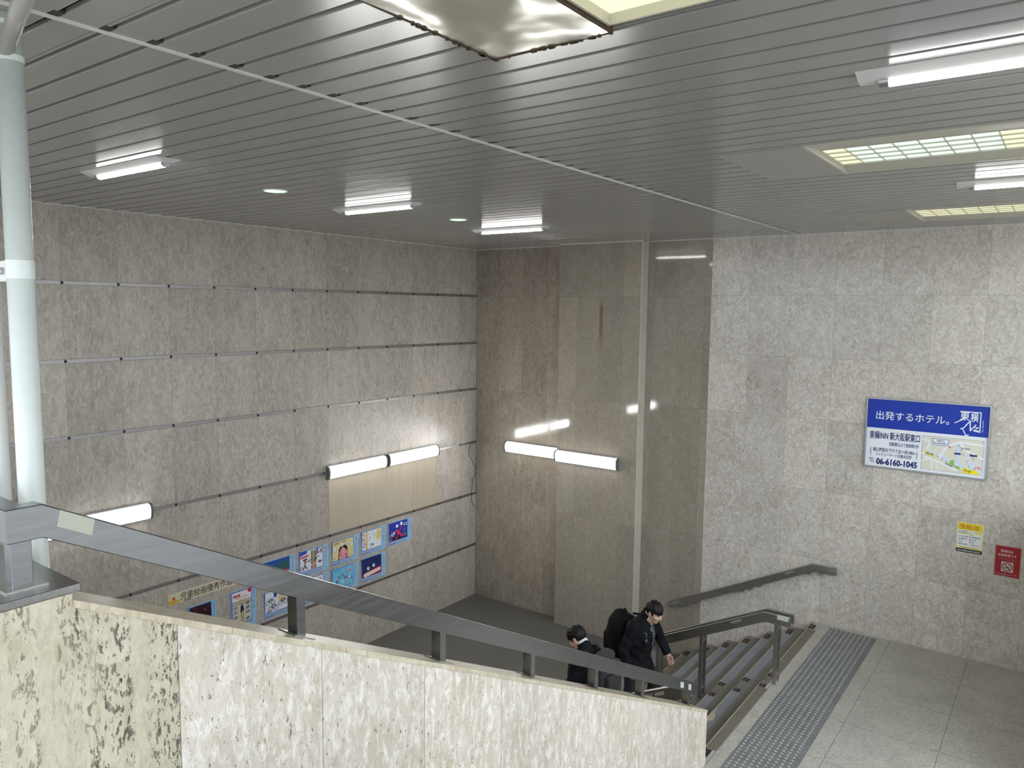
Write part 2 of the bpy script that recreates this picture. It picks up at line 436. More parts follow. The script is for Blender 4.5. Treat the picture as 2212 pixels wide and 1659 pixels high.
# ceiling: slats along X with dark grooves between them
mb = MB(); P = .18835
k0 = int((YN - 1.361) / P) - 1
ys = [1.361 + P * k for k in range(k0, 60)]
ys = [q for q in ys if YN < q < YB - .01]
HOLES = [(1.52, 2.665), (5.2, 6.35), (8.9, 10.05)]
def strip(y0, y1, x0, x1, zb, zt): mb.box(x0, x1, y0, y1, zb, zt)
gw = .013
edges = [YN] + ys + [YB]
for a, b in zip(edges, edges[1:]):
    y0, y1 = a + gw, b - gw
    segs = [(y0, y1, XL, XR)]
    for h0, h1 in HOLES:
        new = []
        for (p0, p1, xa, xb) in segs:
            if p1 <= h0 or p0 >= h1: new.append((p0, p1, xa, xb)); continue
            if p0 < h0: new.append((p0, h0, xa, xb))
            if p1 > h1: new.append((h1, p1, xa, xb))
            q0, q1 = max(p0, h0), min(p1, h1)
            if q1 - q0 > .004: new.append((q0, q1, xa, -2.08)); new.append((q0, q1, .75, xb))
        segs = new
    for (p0, p1, xa, xb) in segs:
        pr = [(p0, ZC + .02), (p0, ZC + .004), (p0 + .004, ZC), (p1 - .004, ZC), (p1, ZC + .004), (p1, ZC + .02)] if p1 - p0 > .02 else [(p0, ZC + .02), (p0, ZC), (p1, ZC), (p1, ZC + .02)]
        mb.prism(pr, xa, xb, 'x')
mb.mi = 1
mb.box(XL, XR, YN, YB, ZC + .06, ZC + .3)
for q in ys:                                    # open slots where the grooves meet the dividing trim
    if -1 < q: mb.box(-3.157, -3.100, q - .032, q + .01, ZC - .0008, ZC + .01)
    if -1 < q: mb.box(XL + .012, XL + .06, q - .02, q + .008, ZC - .0008, ZC + .01)
struct(mb.build('ceiling', [M['ceiling'], M['groove']]))
struct(MB().box(-3.186, -3.158, YN, YB, ZC - .006, ZC + .004).build('trim_ceiling_joint', M['white_paint']))
mb = MB(); mb.box(XL, XL + .012, YN, YB, ZC - .008, ZC); mb.box(PX1, XR, YB - .016, YB, ZC - .008, ZC); mb.box(XL, PX0, YB - .012, YB, ZC - .008, ZC)
mb.box(PX0, PX1 + .012, YP - .012, YP, ZC - .008, ZC)
struct(mb.build('trim_ceiling_edge', M['white_paint']))

# ------------------------------------------------------------------ lower flight of stairs
st = thing('staircase', 'flight of granite steps going down from the upper landing to the dark lower landing', 'stairs', (NOSE, 8.6, 0))
Y0S = 6.30
for k in range(1, 7):
    x1 = NOSE - TREAD * (k - 1); x0 = NOSE - TREAD * k; zt = ZL - RISE * k
    mb = MB(); zb = 0.0 if k == 6 else zt - RISE
    def foot(a, b, r): return [(a, Y0S), (b, Y0S), (b, YB - .006), (a, YB - .006)] if k > 1 else [(a, Y0S), (XFB - .006, Y0S), (XFB - .006, 6.716), (b, 6.716), (b, YB - .006), (a, YB - .006)]
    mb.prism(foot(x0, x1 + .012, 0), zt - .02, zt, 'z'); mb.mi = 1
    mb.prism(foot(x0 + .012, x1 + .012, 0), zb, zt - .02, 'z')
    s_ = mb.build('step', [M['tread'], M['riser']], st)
mb = MB(); mb.box(NOSE, NOSE + .02, 6.716, YB - .006, ZL - .02, ZL); mb.mi = 1
mb.box(NOSE + .012, NOSE + .02, 6.716, YB - .006, ZL - RISE, ZL - .02)
mb.build('step', [M['tread'], M['riser']], st)
for k in range(0, 7):
    xn = NOSE - TREAD * k; zt = ZL - RISE * k
    for y0, y1 in ((7.0, 8.575), (8.995, 10.615)):
        box('brown_strip' if k in (0, 6) else 'flamed_strip', M['brown'] if k in (0, 6) else M['flamed'], st, xn + .006, xn + .112, y0, y1, zt, zt + .003)
        box('nosing_line', M['nosing'], st, xn - .002, xn + .006, y0 - .1, y1 + .1, zt - .006, zt + .0035)
    for y0, y1 in ((6.84, 6.985), (8.585, 8.665), (8.90, 8.985), (10.64, 10.80)):
        pd = box('grip_pad', M['pad'], st, xn + .004, xn + .078, y0, y1, zt, zt + .005)
        box('red_line', M['padred'], pd, xn + .033, xn + .046, y0, y0 + (y1 - y0) * .7, zt + .004, zt + .0065)
    if k < 4: box('dirty_tape', M['tape'], st, xn + .004, xn + .078, 8.665, 8.90, zt, zt + .002)
# worn patches on the first steps below the landing
for k, poly in ((1, [(.006, 7.62), (.05, 7.66), (.04, 7.74), (.075, 7.80), (.06, 7.9), (.02, 7.98), (.006, 8.12)]), (2, [(.006, 7.9), (.06, 7.93), (.05, 8.0), (.075, 8.08), (.03, 8.16), (.006, 8.2)])):
    mb = MB(); mb.prism([(NOSE - TREAD * k + a, b) for a, b in poly], ZL - RISE * k + .001, ZL - RISE * k + .0042, 'z'); mb.build('worn_patch', M['coping'], st)

def tactile(name, label, x0, x1, y0, y1, z, pitch=.0605):
    mb = MB(); mb.box(x0, x1, y0, y1, z, z + .004)
    nx = int((x1 - x0) / pitch); ny = int((y1 - y0) / pitch)
    for i in range(nx):
        for j in range(ny):
            cx, cy = x0 + .035 + i * pitch, y0 + .03 + j * pitch
            rings = []; mb.mi = 1
            for (r, h) in ((.0160, .004), (.0145, .0075), (.009, .0095)):
                rings.append([mb.bm.verts.new((cx + r * math.cos(a * math.pi / 4), cy + r * math.sin(a * math.pi / 4), z + h)) for a in range(8)])
            for A, B in zip(rings, rings[1:]):
                for q in range(8): mb._mat([mb.bm.faces.new((A[q], A[(q + 1) % 8], B[(q + 1) % 8], B[q]))])
            mb._mat([mb.bm.faces.new(rings[-1])])
    return tag(mb.build(name, [M['tactile'], M['dots']], base=((x0 + x1) / 2, (y0 + y1) / 2, z)), label, 'tactile paving')
tactile('tactile_paving', 'broad grey strip of dotted tactile paving on the upper landing', -2.455, -1.862, 6.3, 10.84, ZL)
tactile('tactile_paving', 'dark dotted tactile paving at the foot of the steps on the lower landing', -5.42, -4.83, 6.5, 10.84, 0.0)

# ------------------------------------------------------------------ handrails
def beam_path(mb, path, wd, ht): mb.sweep(path, [(-wd / 2, -ht / 2), (wd / 2, -ht / 2), (wd / 2, ht / 2), (-wd / 2, ht / 2)]); return mb
# 1. on the parapet
hr = thing('handrail', 'big brushed steel handrail on short posts along the top of the stone parapet', 'handrail', (-2.709, 1.0, 4.46))
xc = -2.709; rs = -.514
ztop = 4.782
kY = 1.041
mb = MB(); hw, hh = .067, .112
def railz(y): return ztop + (rs * (y - kY) if y > kY else 0)
# horizontal run along the guard, mitred corner, short level run, then the slope
prof = lambda x: [(x, ztop), (x, ztop - hh)]
ring = []
def ringat(c, side, up): return [mb.bm.verts.new(Vector(c) + Vector(side) * a + Vector((0, 0, 1)) * b) for a, b in ((-.5, -hh), (.5, -hh), (.5, 0), (-.5, 0))]
yc = .968
R_ = [ringat((XL + .01, yc, ztop), (0, -hw, 0), 0), ringat((xc, yc, ztop), (hw, -hw, 0), 0), ringat((xc, kY, ztop), (hw, 0, 0), 0), ringat((xc, 6.655, railz(6.655)), (hw, 0, 0), 0)]
for A, B in zip(R_, R_[1:]):
    for q in range(4): mb.bm.faces.new((A[q], A[(q + 1) % 4], B[(q + 1) % 4], B[q]))
mb.bm.faces.new(R_[0][::-1]); mb.bm.faces.new(R_[-1])
bmesh.ops.bevel(mb.bm, geom=mb.bm.edges[:], offset=.0025, segments=1, affect='EDGES')
mb.build('rail_beam', M['steel'], hr)
for i, yq in enumerate((.979, 2.065, 3.01, 3.885, 4.72, 5.50, 6.475)):
    zb = 4.515 if i == 0 else cop(yq)
    mb = MB()
    if i == 0: mb.box(xc - .03, xc + .022, yq - .031, yq + .031, zb, ztop - hh + .01, bev=.002)
    else: mb.box(xc - .0325, xc + .0325, yq - .024, yq + .024, zb - .012, railz(yq) - hh + .012, bev=.002)
    p = mb.build('post', M['steel'], hr)
    mb = MB(); e = .055
    if i == 0: mb.box(xc - .055, xc + .05, yq - .06, yq + .065, zb, zb + .006)
    else: mb.prism([(yq - e, cop(yq - e)), (yq + e, cop(yq + e)), (yq + e, cop(yq + e) + .005), (yq - e, cop(yq - e) + .005)], xc - .06, xc + .06, 'x')
    mb.build('base_plate', M['steel_d'], p)
def railtape(y0, y1, f0, f1, mat, skew=0.0):
    a, b = railz(y0), railz(y1)
    mb = MB(); mb.prism([(y0 - skew, a - hh * f1), (y1 - skew, b - hh * f1), (y1, b - hh * f0), (y0, a - hh * f0)], xc + hw / 2, xc + hw / 2 + .0012, 'x')
    mb.build('tape_label', mat, hr)
M['beige_tape'] = plain('beige_tape', (.40, .41, .34), .45)
M['grey_tape'] = plain('pale_tape', (.50, .52, .50), .4)
railtape(1.095, 1.205, .02, .50, M['beige_tape'], .012)
railtape(6.26, 6.335, .28, .78, M['grey_tape']); railtape(6.445, 6.51, .28, .80, M['grey_tape'])

# 2. double rail in the middle of the flight
def slope_rail(mb, y, wd, zt, ht, x_lo, x_hi, kx=-2.712, endx=None, lo_flat=None):
    """box beam whose top follows the nosing line, level past the landing edge (towards +X) and at the foot"""
    path = []
    z_lo = zt + .5 * (x_lo - kx)
    if lo_flat: path.append((lo_flat, y, z_lo - ht / 2))
    path += [(x_lo, y, z_lo - ht / 2), (kx, y, zt - ht / 2)]
    if endx: path.append((endx, y, zt - ht / 2))
    beam_path(mb, path, wd, ht)
mr = thing('handrail', 'double brown steel handrail standing in the middle of the stair flight', 'handrail', (-2.57, 8.79, ZL))
for yq in (8.735, 8.862):
    mb = MB(); slope_rail(mb, yq, .05, 1.915, .108, -4.79, -2.414, endx=-2.414); mb.build('rail_beam', M['steel_d'], mr)
for xq in (-2.573, -3.482, -4.06, -4.668):
    k = max(0, math.ceil((NOSE - xq) / TREAD - 1e-6)); zb = ZL - RISE * k
    if k > 6: zb = 0.0
    zt = 1.915 - .1 + min(0, .5 * (xq + 2.712))
    for yq in (8.735, 8.862):
        box('post', M['steel_d'], mr, xq - .02, xq + .02, yq - .008, yq + .008, zb, zt + .02)
    box('cross_bolt', M['alu'], mr, xq - .012, xq + .012, 8.735, 8.862, zb + .085, zb + .105)
    box('cross_bolt', M['alu'], mr, xq - .012, xq + .012, 8.735, 8.862, zt - .10, zt - .08)
for a, b, yq in ((-2.56, -2.43, 8.735),):
    box('tape_label', M['grey_tape'], mr, a, b, yq - .0275, yq + .012, 1.872, 1.9165)
def slope_tape(par, xa, xb, yface, zt, kx, f0=.01, f1=.045):
    mb = MB(); za, zb = zt + .5 * (xa - kx), zt + .5 * (xb - kx)
    mb.prism([(xa, za - f1), (xb, zb - f1), (xb, zb - f0), (xa, za - f0)], yface - .001, yface, 'y'); mb.build('tape_label', M['tape2'], par)
M['tape2'] = plain('grey_green_tape', (.20, .215, .20), .4)
slope_tape(mr, -3.10, -2.98, 8.735 - .025, 1.915, -2.712)
# 3. on the back wall
wr = thing('handrail', 'dark steel handrail fixed on the back wall beside the steps', 'handrail', (-2.72, YB, 1.4))
mb = MB(); slope_rail(mb, 10.845, .05, 1.925, .1, -4.86, -2.414, kx=-2.722, endx=-2.414); mb.build('rail_beam', M['steel_d'], wr)
for xq in (-4.62, -4.48, -3.72, -3.60, -3.46, -2.78, -2.62):
    zq = 1.925 - .1 + min(0, .5 * (xq + 2.722))
    mb = MB(); mb.box(xq - .02, xq + .02, 10.80, YB - .004, zq - .028, zq - .018); mb.box(xq - .012, xq + .012, 10.83, 10.86, zq - .02, zq + .012)
    mb.build('wall_bracket', M['steel_d'], wr)
for xa, xb in ((-4.86, -4.70), (-3.1, -2.98)): slope_tape(wr, xa, xb, 10.82, 1.925, -2.722)
box('tape_label', M['tape2'], wr, -2.54, -2.43, 10.819, 10.82, 1.88, 1.912)
# 4. on the near side of the flight, half hidden by the parapet
nr = thing('handrail', 'brown steel handrail with two beige tapes seen low behind the end of the parapet', 'handrail', (-3.2, 6.6, ZL - .3))
mb = MB(); slope_rail(mb, 6.62, .05, 1.885, .125, -4.8, -2.83, kx=-2.74); mb.build('rail_beam', M['steel_d'], nr)
for xq in (-2.90, -3.75, -4.6):
    k = max(0, math.ceil((NOSE - xq) / TREAD - 1e-6)); zb = ZL - RISE * k if k < 7 else 0
    box('post', M['steel'], nr, xq - .03, xq + .03, 6.606, 6.634, zb, 1.885 - .11 + .5 * (xq + 2.74))
M['brown_tape'] = plain('brown_tape', (.36, .31, .24), .5)
for xa, xb in ((-3.205, -3.11), (-3.085, -2.985)):
    mb = MB(); za, zb = 1.885 + .5 * (xa + 2.74), 1.885 + .5 * (xb + 2.74)
    mb.prism([(xa, za - .06), (xb, zb - .06), (xb, zb - .022), (xa, za - .022)], 6.5938, 6.595, 'y'); mb.build('tape_label', M['brown_tape'], nr)

# ------------------------------------------------------------------ left wall battens
names = ['highest of the six', 'second from the top', 'third from the top', 'broken by the wall lamps', 'just above the posters', 'lowest, below the posters']
bolt_me = None
for i, zq in enumerate(reversed(ROWS)):
    b = thing('metal_batten', 'thin steel batten with black bolts on the left wall, ' + names[i], 'batten', (XL, 5.0, zq), 'steel battens on the left wall')
    mb = MB()
    if i == 3: spans = [(2.0, 3.42), (4.675, 7.35), (9.84, YB - .002)]
    else: spans = [(2.0, YB - .002)]
    for a, c in spans: box('batten_strip', M['batten'], b, XL + .0005, XL + .012, a, c, zq - .021, zq + .021, bev=.002)
    if i == 4: box('rust_spot', M['rusty'], b, XL + .011, XL + .0145, 7.985, 8.075, zq - .024, zq + .02, bev=.002)
    for k in range(-1, 13):
        yq = 3.165 + .6085 * k
        if not any(a < yq < c for a, c in spans): continue
        if bolt_me is None:
            m2 = MB(); bmesh.ops.create_uvsphere(m2.bm, u_segments=10, v_segments=6, radius=.017)
            for v in m2.bm.verts: v.co.x *= .6
            ob = m2.build('bolt', M['bolt']); bolt_me = ob.data; ob.parent = b
        else:
            ob = bpy.data.objects.new('bolt', bolt_me); COL.objects.link(ob); ob.parent = b
        ob.location = (.013, yq - 5.0, 0)
# thin loose cable hanging in the corner
mb = MB()
pts = [(XL + .019, 10.75, 2.92), (XL + .019, 10.70, 2.75), (XL + .02, 10.80, 2.62), (XL + .02, 10.90, 2.48), (XL + .02, 10.905, 2.36), (XL + .019, 10.83, 2.24), (XL + .02, 10.79, 2.0), (XL + .02, 10.80, 1.85), (XL + .019, 10.88, 1.72)]
mb.tube(pts, .004, 6)
tag(mb.build('cable', M['bolt'], base=(XL, 10.8, 2.3)), 'thin black cable hanging loose in the corner beside the battens', 'cable')

# ------------------------------------------------------------------ wall lamps (built along +X facing -Y, then turned)
def wall_lamp(name, label, loc, rz, L=1.215):
    r = thing(name, label, 'wall lamp', loc, 'white bar lamps on the walls')
    r.rotation_euler = (0, 0, rz)
    h, d = .2, .085
    def add(mb, nm, mt, sm=False):
        o = mb.build(nm, mt, None, sm); o.parent = r; return o
    mb = MB(); mb.box(.004, L - .004, -.026, -.001, -h / 2 - .006, h / 2 + .006, bev=.002); add(mb, 'housing', M['grey_paint'])
    arc = [(-.020, -h / 2 + .008)] + [(-.03 - (d - .03) * math.cos(a) ** .7, (h / 2 - .010) * math.sin(a)) for a in [(-.5 + q / 14) * math.pi for q in range(15)] if math.cos(a) > 1e-6] + [(-.020, h / 2 - .008)]
    mb = MB(); mb.prism(arc, .03, L - .03, 'x'); add(mb, 'diffuser', M['wlamp'])
    for xa, xb in ((0.0, .03), (L - .03, L)):
        mb = MB(); mb.prism([(a * 1.10 - .004, b * 1.08) for a, b in arc], xa, xb, 'x'); add(mb, 'end_cap', M['cap_grey'])
    return r
wall_lamp('wall_lamp', 'white bar lamp on the left wall, joined pair above the smooth panel, nearer the camera', (XL, 7.355, 2.953), math.pi / 2)
wall_lamp('wall_lamp', 'white bar lamp on the left wall, joined pair above the smooth panel, nearer the corner', (XL, 8.605, 2.953), math.pi / 2)
wall_lamp('wall_lamp', 'white bar lamp on the left wall partly hidden by the parapet handrail', (XL, 3.44, 2.953), math.pi / 2)
wall_lamp('wall_lamp', 'white bar lamp in the brown recess right of the corner', (-8.178, YB, 2.953), 0)
wall_lamp('wall_lamp', 'white bar lamp on the pilaster, in front of the recess lamp', (-6.962, YP, 2.965), 0)

# ------------------------------------------------------------------ ceiling tubes
def tube_lamp(label, x0, yq, L=1.17):
    r = thing('ceiling_tube_light', label, 'ceiling light', (x0, yq, ZC), 'fluorescent bars under the slatted ceiling')
    hw_ = .10
    mb = MB()
    mb.prism([(yq - hw_, ZC - .0005), (yq - hw_, ZC - .006), (yq - .022, ZC - .036), (yq + .022, ZC - .036), (yq + hw_, ZC - .006), (yq + hw_, ZC - .0005)], x0, x0 + L, 'x')
    mb.build('reflector_base', M['white_paint'], r)
    pr = [(yq + .030 * math.cos(a), ZC - .036 + .026 * math.sin(a)) for a in [math.pi + math.pi * q / 18 for q in range(19)]]
    mb = MB(); mb.prism(pr, x0 + .125, x0 + L - .06, 'x'); mb.build('tube', M['tube'], r)
    for xa, xb in ((x0 + .085, x0 + .125), (x0 + L - .06, x0 + L - .035)):
        mb = MB(); mb.prism([(a, b) for a, b in pr], xa, xb, 'x'); mb.build('lamp_holder', M['alu'], r)
    return r
tube_lamp('bright tube light under the ceiling at far left, nearest the pole', -6.585, 3.07)
tube_lamp('bright tube light under the ceiling between the two green downlights', -6.65, 5.74)
tube_lamp('bright tube light under the ceiling near the far corner', -6.72, 8.22)
tube_lamp('large bright tube light under the ceiling at upper right, nearest of all', -.87, 3.845)
tube_lamp('bright tube light under the ceiling at far right, between the two yellow louvre lights', -.86, 7.36)

# recessed louvre lights with blank plates beside them
def louvre_light(label, y0, y1, mint):
    r = thing('louvre_light', label, 'ceiling light', (-1.5, (y0 + y1) / 2, ZC), 'recessed louvre lights')
    x0, x1 = -1.50, .75; m = .235
    yi0, yi1 = y0 + m + .06, y1 - m; xi0 = x0 + .03; zi = ZC + .02
    mb = MB()
    mb.face([(x0, y0, ZC), (x1, y0, ZC), (x1, yi0, zi), (xi0, yi0, zi)])
    mb.face([(x0, y1, ZC), (xi0, yi1, zi), (x1, yi1, zi), (x1, y1, ZC)])
    mb.face([(x0, y0, ZC), (xi0, yi0, zi), (xi0, yi1, zi), (x0, y1, ZC)])
    mb.box(x0 - .012, x1, y0 - .008, y0 + .006, ZC - .008, ZC + .01); mb.box(x0 - .012, x1, y1 - .006, y1 + .008, ZC - .008, ZC + .01); mb.box(x0 - .012, x0 + .006, y0, y1, ZC - .008, ZC + .01)
    mb.build('frame', M['cream'], r)
    mb = MB(); mb.box(xi0, x1, yi0, yi1, zi + .006, zi + .03); mb.build('diffuser', M['louvre_mint' if mint else 'louvre'], r)
    mb = MB(); n = 4
    for q in range(n + 1):
        yy = yi0 + (yi1 - yi0) * q / n; mb.box(xi0, x1, yy - .004, yy + .004, zi - .004, zi + .006)
    q = xi0
    while q < x1: mb.box(q - .003, q + .003, yi0, yi1, zi - .004, zi + .006); q += .1465
    mb.build('louvre_grid', M['cream'], r)
    return r
louvre_light('wide louvre light with mint and yellow cells at right', *HOLES[1], True)
louvre_light('narrow looking yellow louvre light nearest the back wall', *HOLES[2], False)
# the one at the top edge of the photo has lost its louvre: an open cream box
r = thing('open_light_box', 'open cream ceiling light box at the top edge, beside the dented plate', 'ceiling light', (-1.5, 2.1, ZC))
y0, y1 = HOLES[0][0], HOLES[0][1] - .04; zt = ZC + .056
mb = MB()
mb.box(-1.502, -1.49, y0, y1, ZC - .004, zt); mb.box(.74, .752, y0, y1, ZC - .004, zt); mb.box(-1.49, .74, y0, y0 + .012, ZC - .004, zt); mb.box(-1.49, .74, y1 - .012, y1, ZC - .004, zt)
mb.build('frame', M['cream'], r)
mb = MB(); mb.box(-1.49, .74, y0 + .012, y1 - .012, zt - .02, zt); mb.build('diffuser', M['louvre'], r)
def ceiling_plate(label, y0, y1, mat):
    mb = MB(); mb.box(-2.078, -1.512, y0, y1, ZC - .004, ZC + .012)
    if mat is M['dented']:
        mb.bm.free(); mb = MB()
        nx, ny = 24, 40; g = {}
        for i in range(nx + 1):
            for j in range(ny + 1):
                u, v = i / nx, j / ny
                e = min(u, 1 - u, v, 1 - v)
                d = .010 * math.exp(-((u - .82) ** 2 / .03 + (v - .9) ** 2 / .01)) + .008 * math.exp(-((u - .9) ** 2 / .01 + (v - .35) ** 2 / .02)) + .008 * math.exp(-((u - .12) ** 2 / .02 + (v - .25) ** 2 / .02))
                d += .004 * math.sin(9 * u + 3) * math.sin(7 * v + 1) * min(1, e * 8)
                g[i, j] = mb.bm.verts.new((-2.078 + .566 * u, y0 + (y1 - y0) * v, ZC - .012 - d))
        for i in range(nx):
            for j in range(ny): mb.bm.faces.new((g[i, j], g[i, j + 1], g[i + 1, j + 1], g[i + 1, j]))
        o = mb.build('ceiling_plate', mat, base=(-1.8, (y0 + y1) / 2, ZC), smooth=True)
        mb = MB()
        for a in ((-2.08, -2.074, y0, y1), (-1.516, -1.508, y0, y1), (-2.08, -1.51, y1 - .004, y1 + .004)): mb.box(*a, ZC - .016, ZC + .01)
        rnd_ = random.Random(3)
        for q in range(46):
            t = rnd_.random(); xx = -2.08 + .57 * t if q % 2 else -2.077; yy = y1 if q % 2 else y0 + (y1 - y0) * (.45 + .55 * t); s_ = .003 + .007 * rnd_.random()
            mb.box(xx - s_, xx + s_, yy - s_, yy + s_, ZC - .02, ZC)
        mb.build('rusty_edge', M['rust'], o)
    else:
        o = mb.build('ceiling_plate', mat, base=(-1.8, (y0 + y1) / 2, ZC))
    return tag(o, label, 'ceiling plate')
ceiling_plate('dented shiny metal plate with rusty edges under the ceiling at the top of the photo', *HOLES[0], M['dented'])
ceiling_plate('flat blank ceiling plate beside the mint and yellow louvre light', *HOLES[1], M['plate'])
ceiling_plate('flat blank ceiling plate beside the yellow louvre light nearest the back wall', *HOLES[2], M['plate'])
# green downlights
def downlight(label, xq, yq, rr, lit):
    r = thing('green_downlight', label, 'downlight', (xq, yq, ZC), 'round green downlights')
    mb = MB(); n = 32
    A = [mb.bm.verts.new((xq + (rr + .012) * math.cos(2 * math.pi * q / n), yq + (rr + .012) * math.sin(2 * math.pi * q / n), ZC)) for q in range(n)]
    Bv = [mb.bm.verts.new((xq + rr * math.cos(2 * math.pi * q / n), yq + rr * math.sin(2 * math.pi * q / n), ZC - .008)) for q in range(n)]
    for q in range(n): mb.bm.faces.new((A[q], A[(q + 1) % n], Bv[(q + 1) % n], Bv[q]))
    mb.build('rim', M['white_paint'], r)
    mb = MB(); mb.prism([(xq + rr * .97 * math.cos(2 * math.pi * q / n), yq + rr * .97 * math.sin(2 * math.pi * q / n)) for q in range(n)], ZC - .006, ZC - .001, 'z'); mb.build('lens', M['green'], r)
    for a in ((.3, .2), (-.35, -.1)) if not lit else ((.3, .2),):
        mb = MB(); mb.tube([(xq + rr * a[0], yq + rr * a[1], ZC - .009), (xq + rr * a[0], yq + rr * a[1], ZC - .006)], .02, 12); mb.build('bulb', M['green_w'], r)
downlight('round green glowing downlight in the ceiling left of the middle tube light', -6.08, 4.48, .105, True)
downlight('small round green downlight in the ceiling near the far tube light', -6.1, 7.12, .10, False)

# ------------------------------------------------------------------ pipes at the left edge
PXC, PYC = -3.298, 1.25
r = thing('drain_pipe', 'pale green painted vertical pipe at the left edge with clamp and slanting branch', 'pipe', (PXC, PYC, 0))
rad = .0475
mb = MB(); mb.tube([(PXC, PYC, 0), (PXC, PYC, ZC - .001)], rad, 32); mb.build('pipe', M['pole'], r, True)
for z0, z1 in ((5.53, 5.60), (6.34, 6.362), (6.47, 6.485)):
    mb = MB(); mb.tube([(PXC, PYC, z0), (PXC, PYC, z1)], rad + .002, 32); mb.build('pipe_collar', M['pole'], r)
cl = MB().box(PXC - .15, PXC - .03, PYC - .03, PYC - .02, 5.52, 5.60, bev=.002).build('clamp', M['white_paint'], r)
mb = MB(); mb.tube([(PXC - .085, PYC - .03, 5.56), (PXC - .085, PYC - .042, 5.56)], .014, 12); mb.build('bolt', M['alu'], cl)
mb = MB(); mb.tube([(PXC + .01, PYC - .02, 6.375), (PXC + .56, PYC - .13, 6.478)], .030, 20); mb.build('branch', M['plate'], r, True)
mb = MB(); mb.tube([(-3.60, 1.25, 0), (-3.60, 1.25, ZC)], .035, 24)
tag(mb.build('white_pipe', M['white_paint'], base=(-3.60, 1.25, 0), smooth=True), 'thin white vertical pipe cut by the left edge of the photo', 'pipe')

# ------------------------------------------------------------------ signs and posters
CM = {}
def C(r, g, b, rough=.45):
    k = (r, g, b, rough)
    if k not in CM:
        lin = tuple(((v / 255) / 12.92 if v / 255 <= .04045 else ((v / 255 + .055) / 1.055) ** 2.4) for v in (r, g, b))
        CM[k] = plain('print_%02x%02x%02x' % (r, g, b), lin, rough)
    return CM[k]
TXT = {}
def text_mesh(body, bold=0.0):
    k = (body, bold)
    if k in TXT: return TXT[k]
    cu = bpy.data.curves.new('lettering', 'FONT'); cu.body = body; cu.offset = bold; cu.resolution_u = 3
    o = bpy.data.objects.new('lettering', cu); COL.objects.link(o)
    dg = bpy.context.evaluated_depsgraph_get()
    me = bpy.data.meshes.new_from_object(o.evaluated_get(dg))
    V = [(v.co.x, v.co.y) for v in me.vertices]; F = [tuple(p.vertices) for p in me.polygons]
    bpy.data.objects.remove(o); bpy.data.curves.remove(cu); bpy.data.meshes.remove(me)
    TXT[k] = (V, F); return TXT[k]
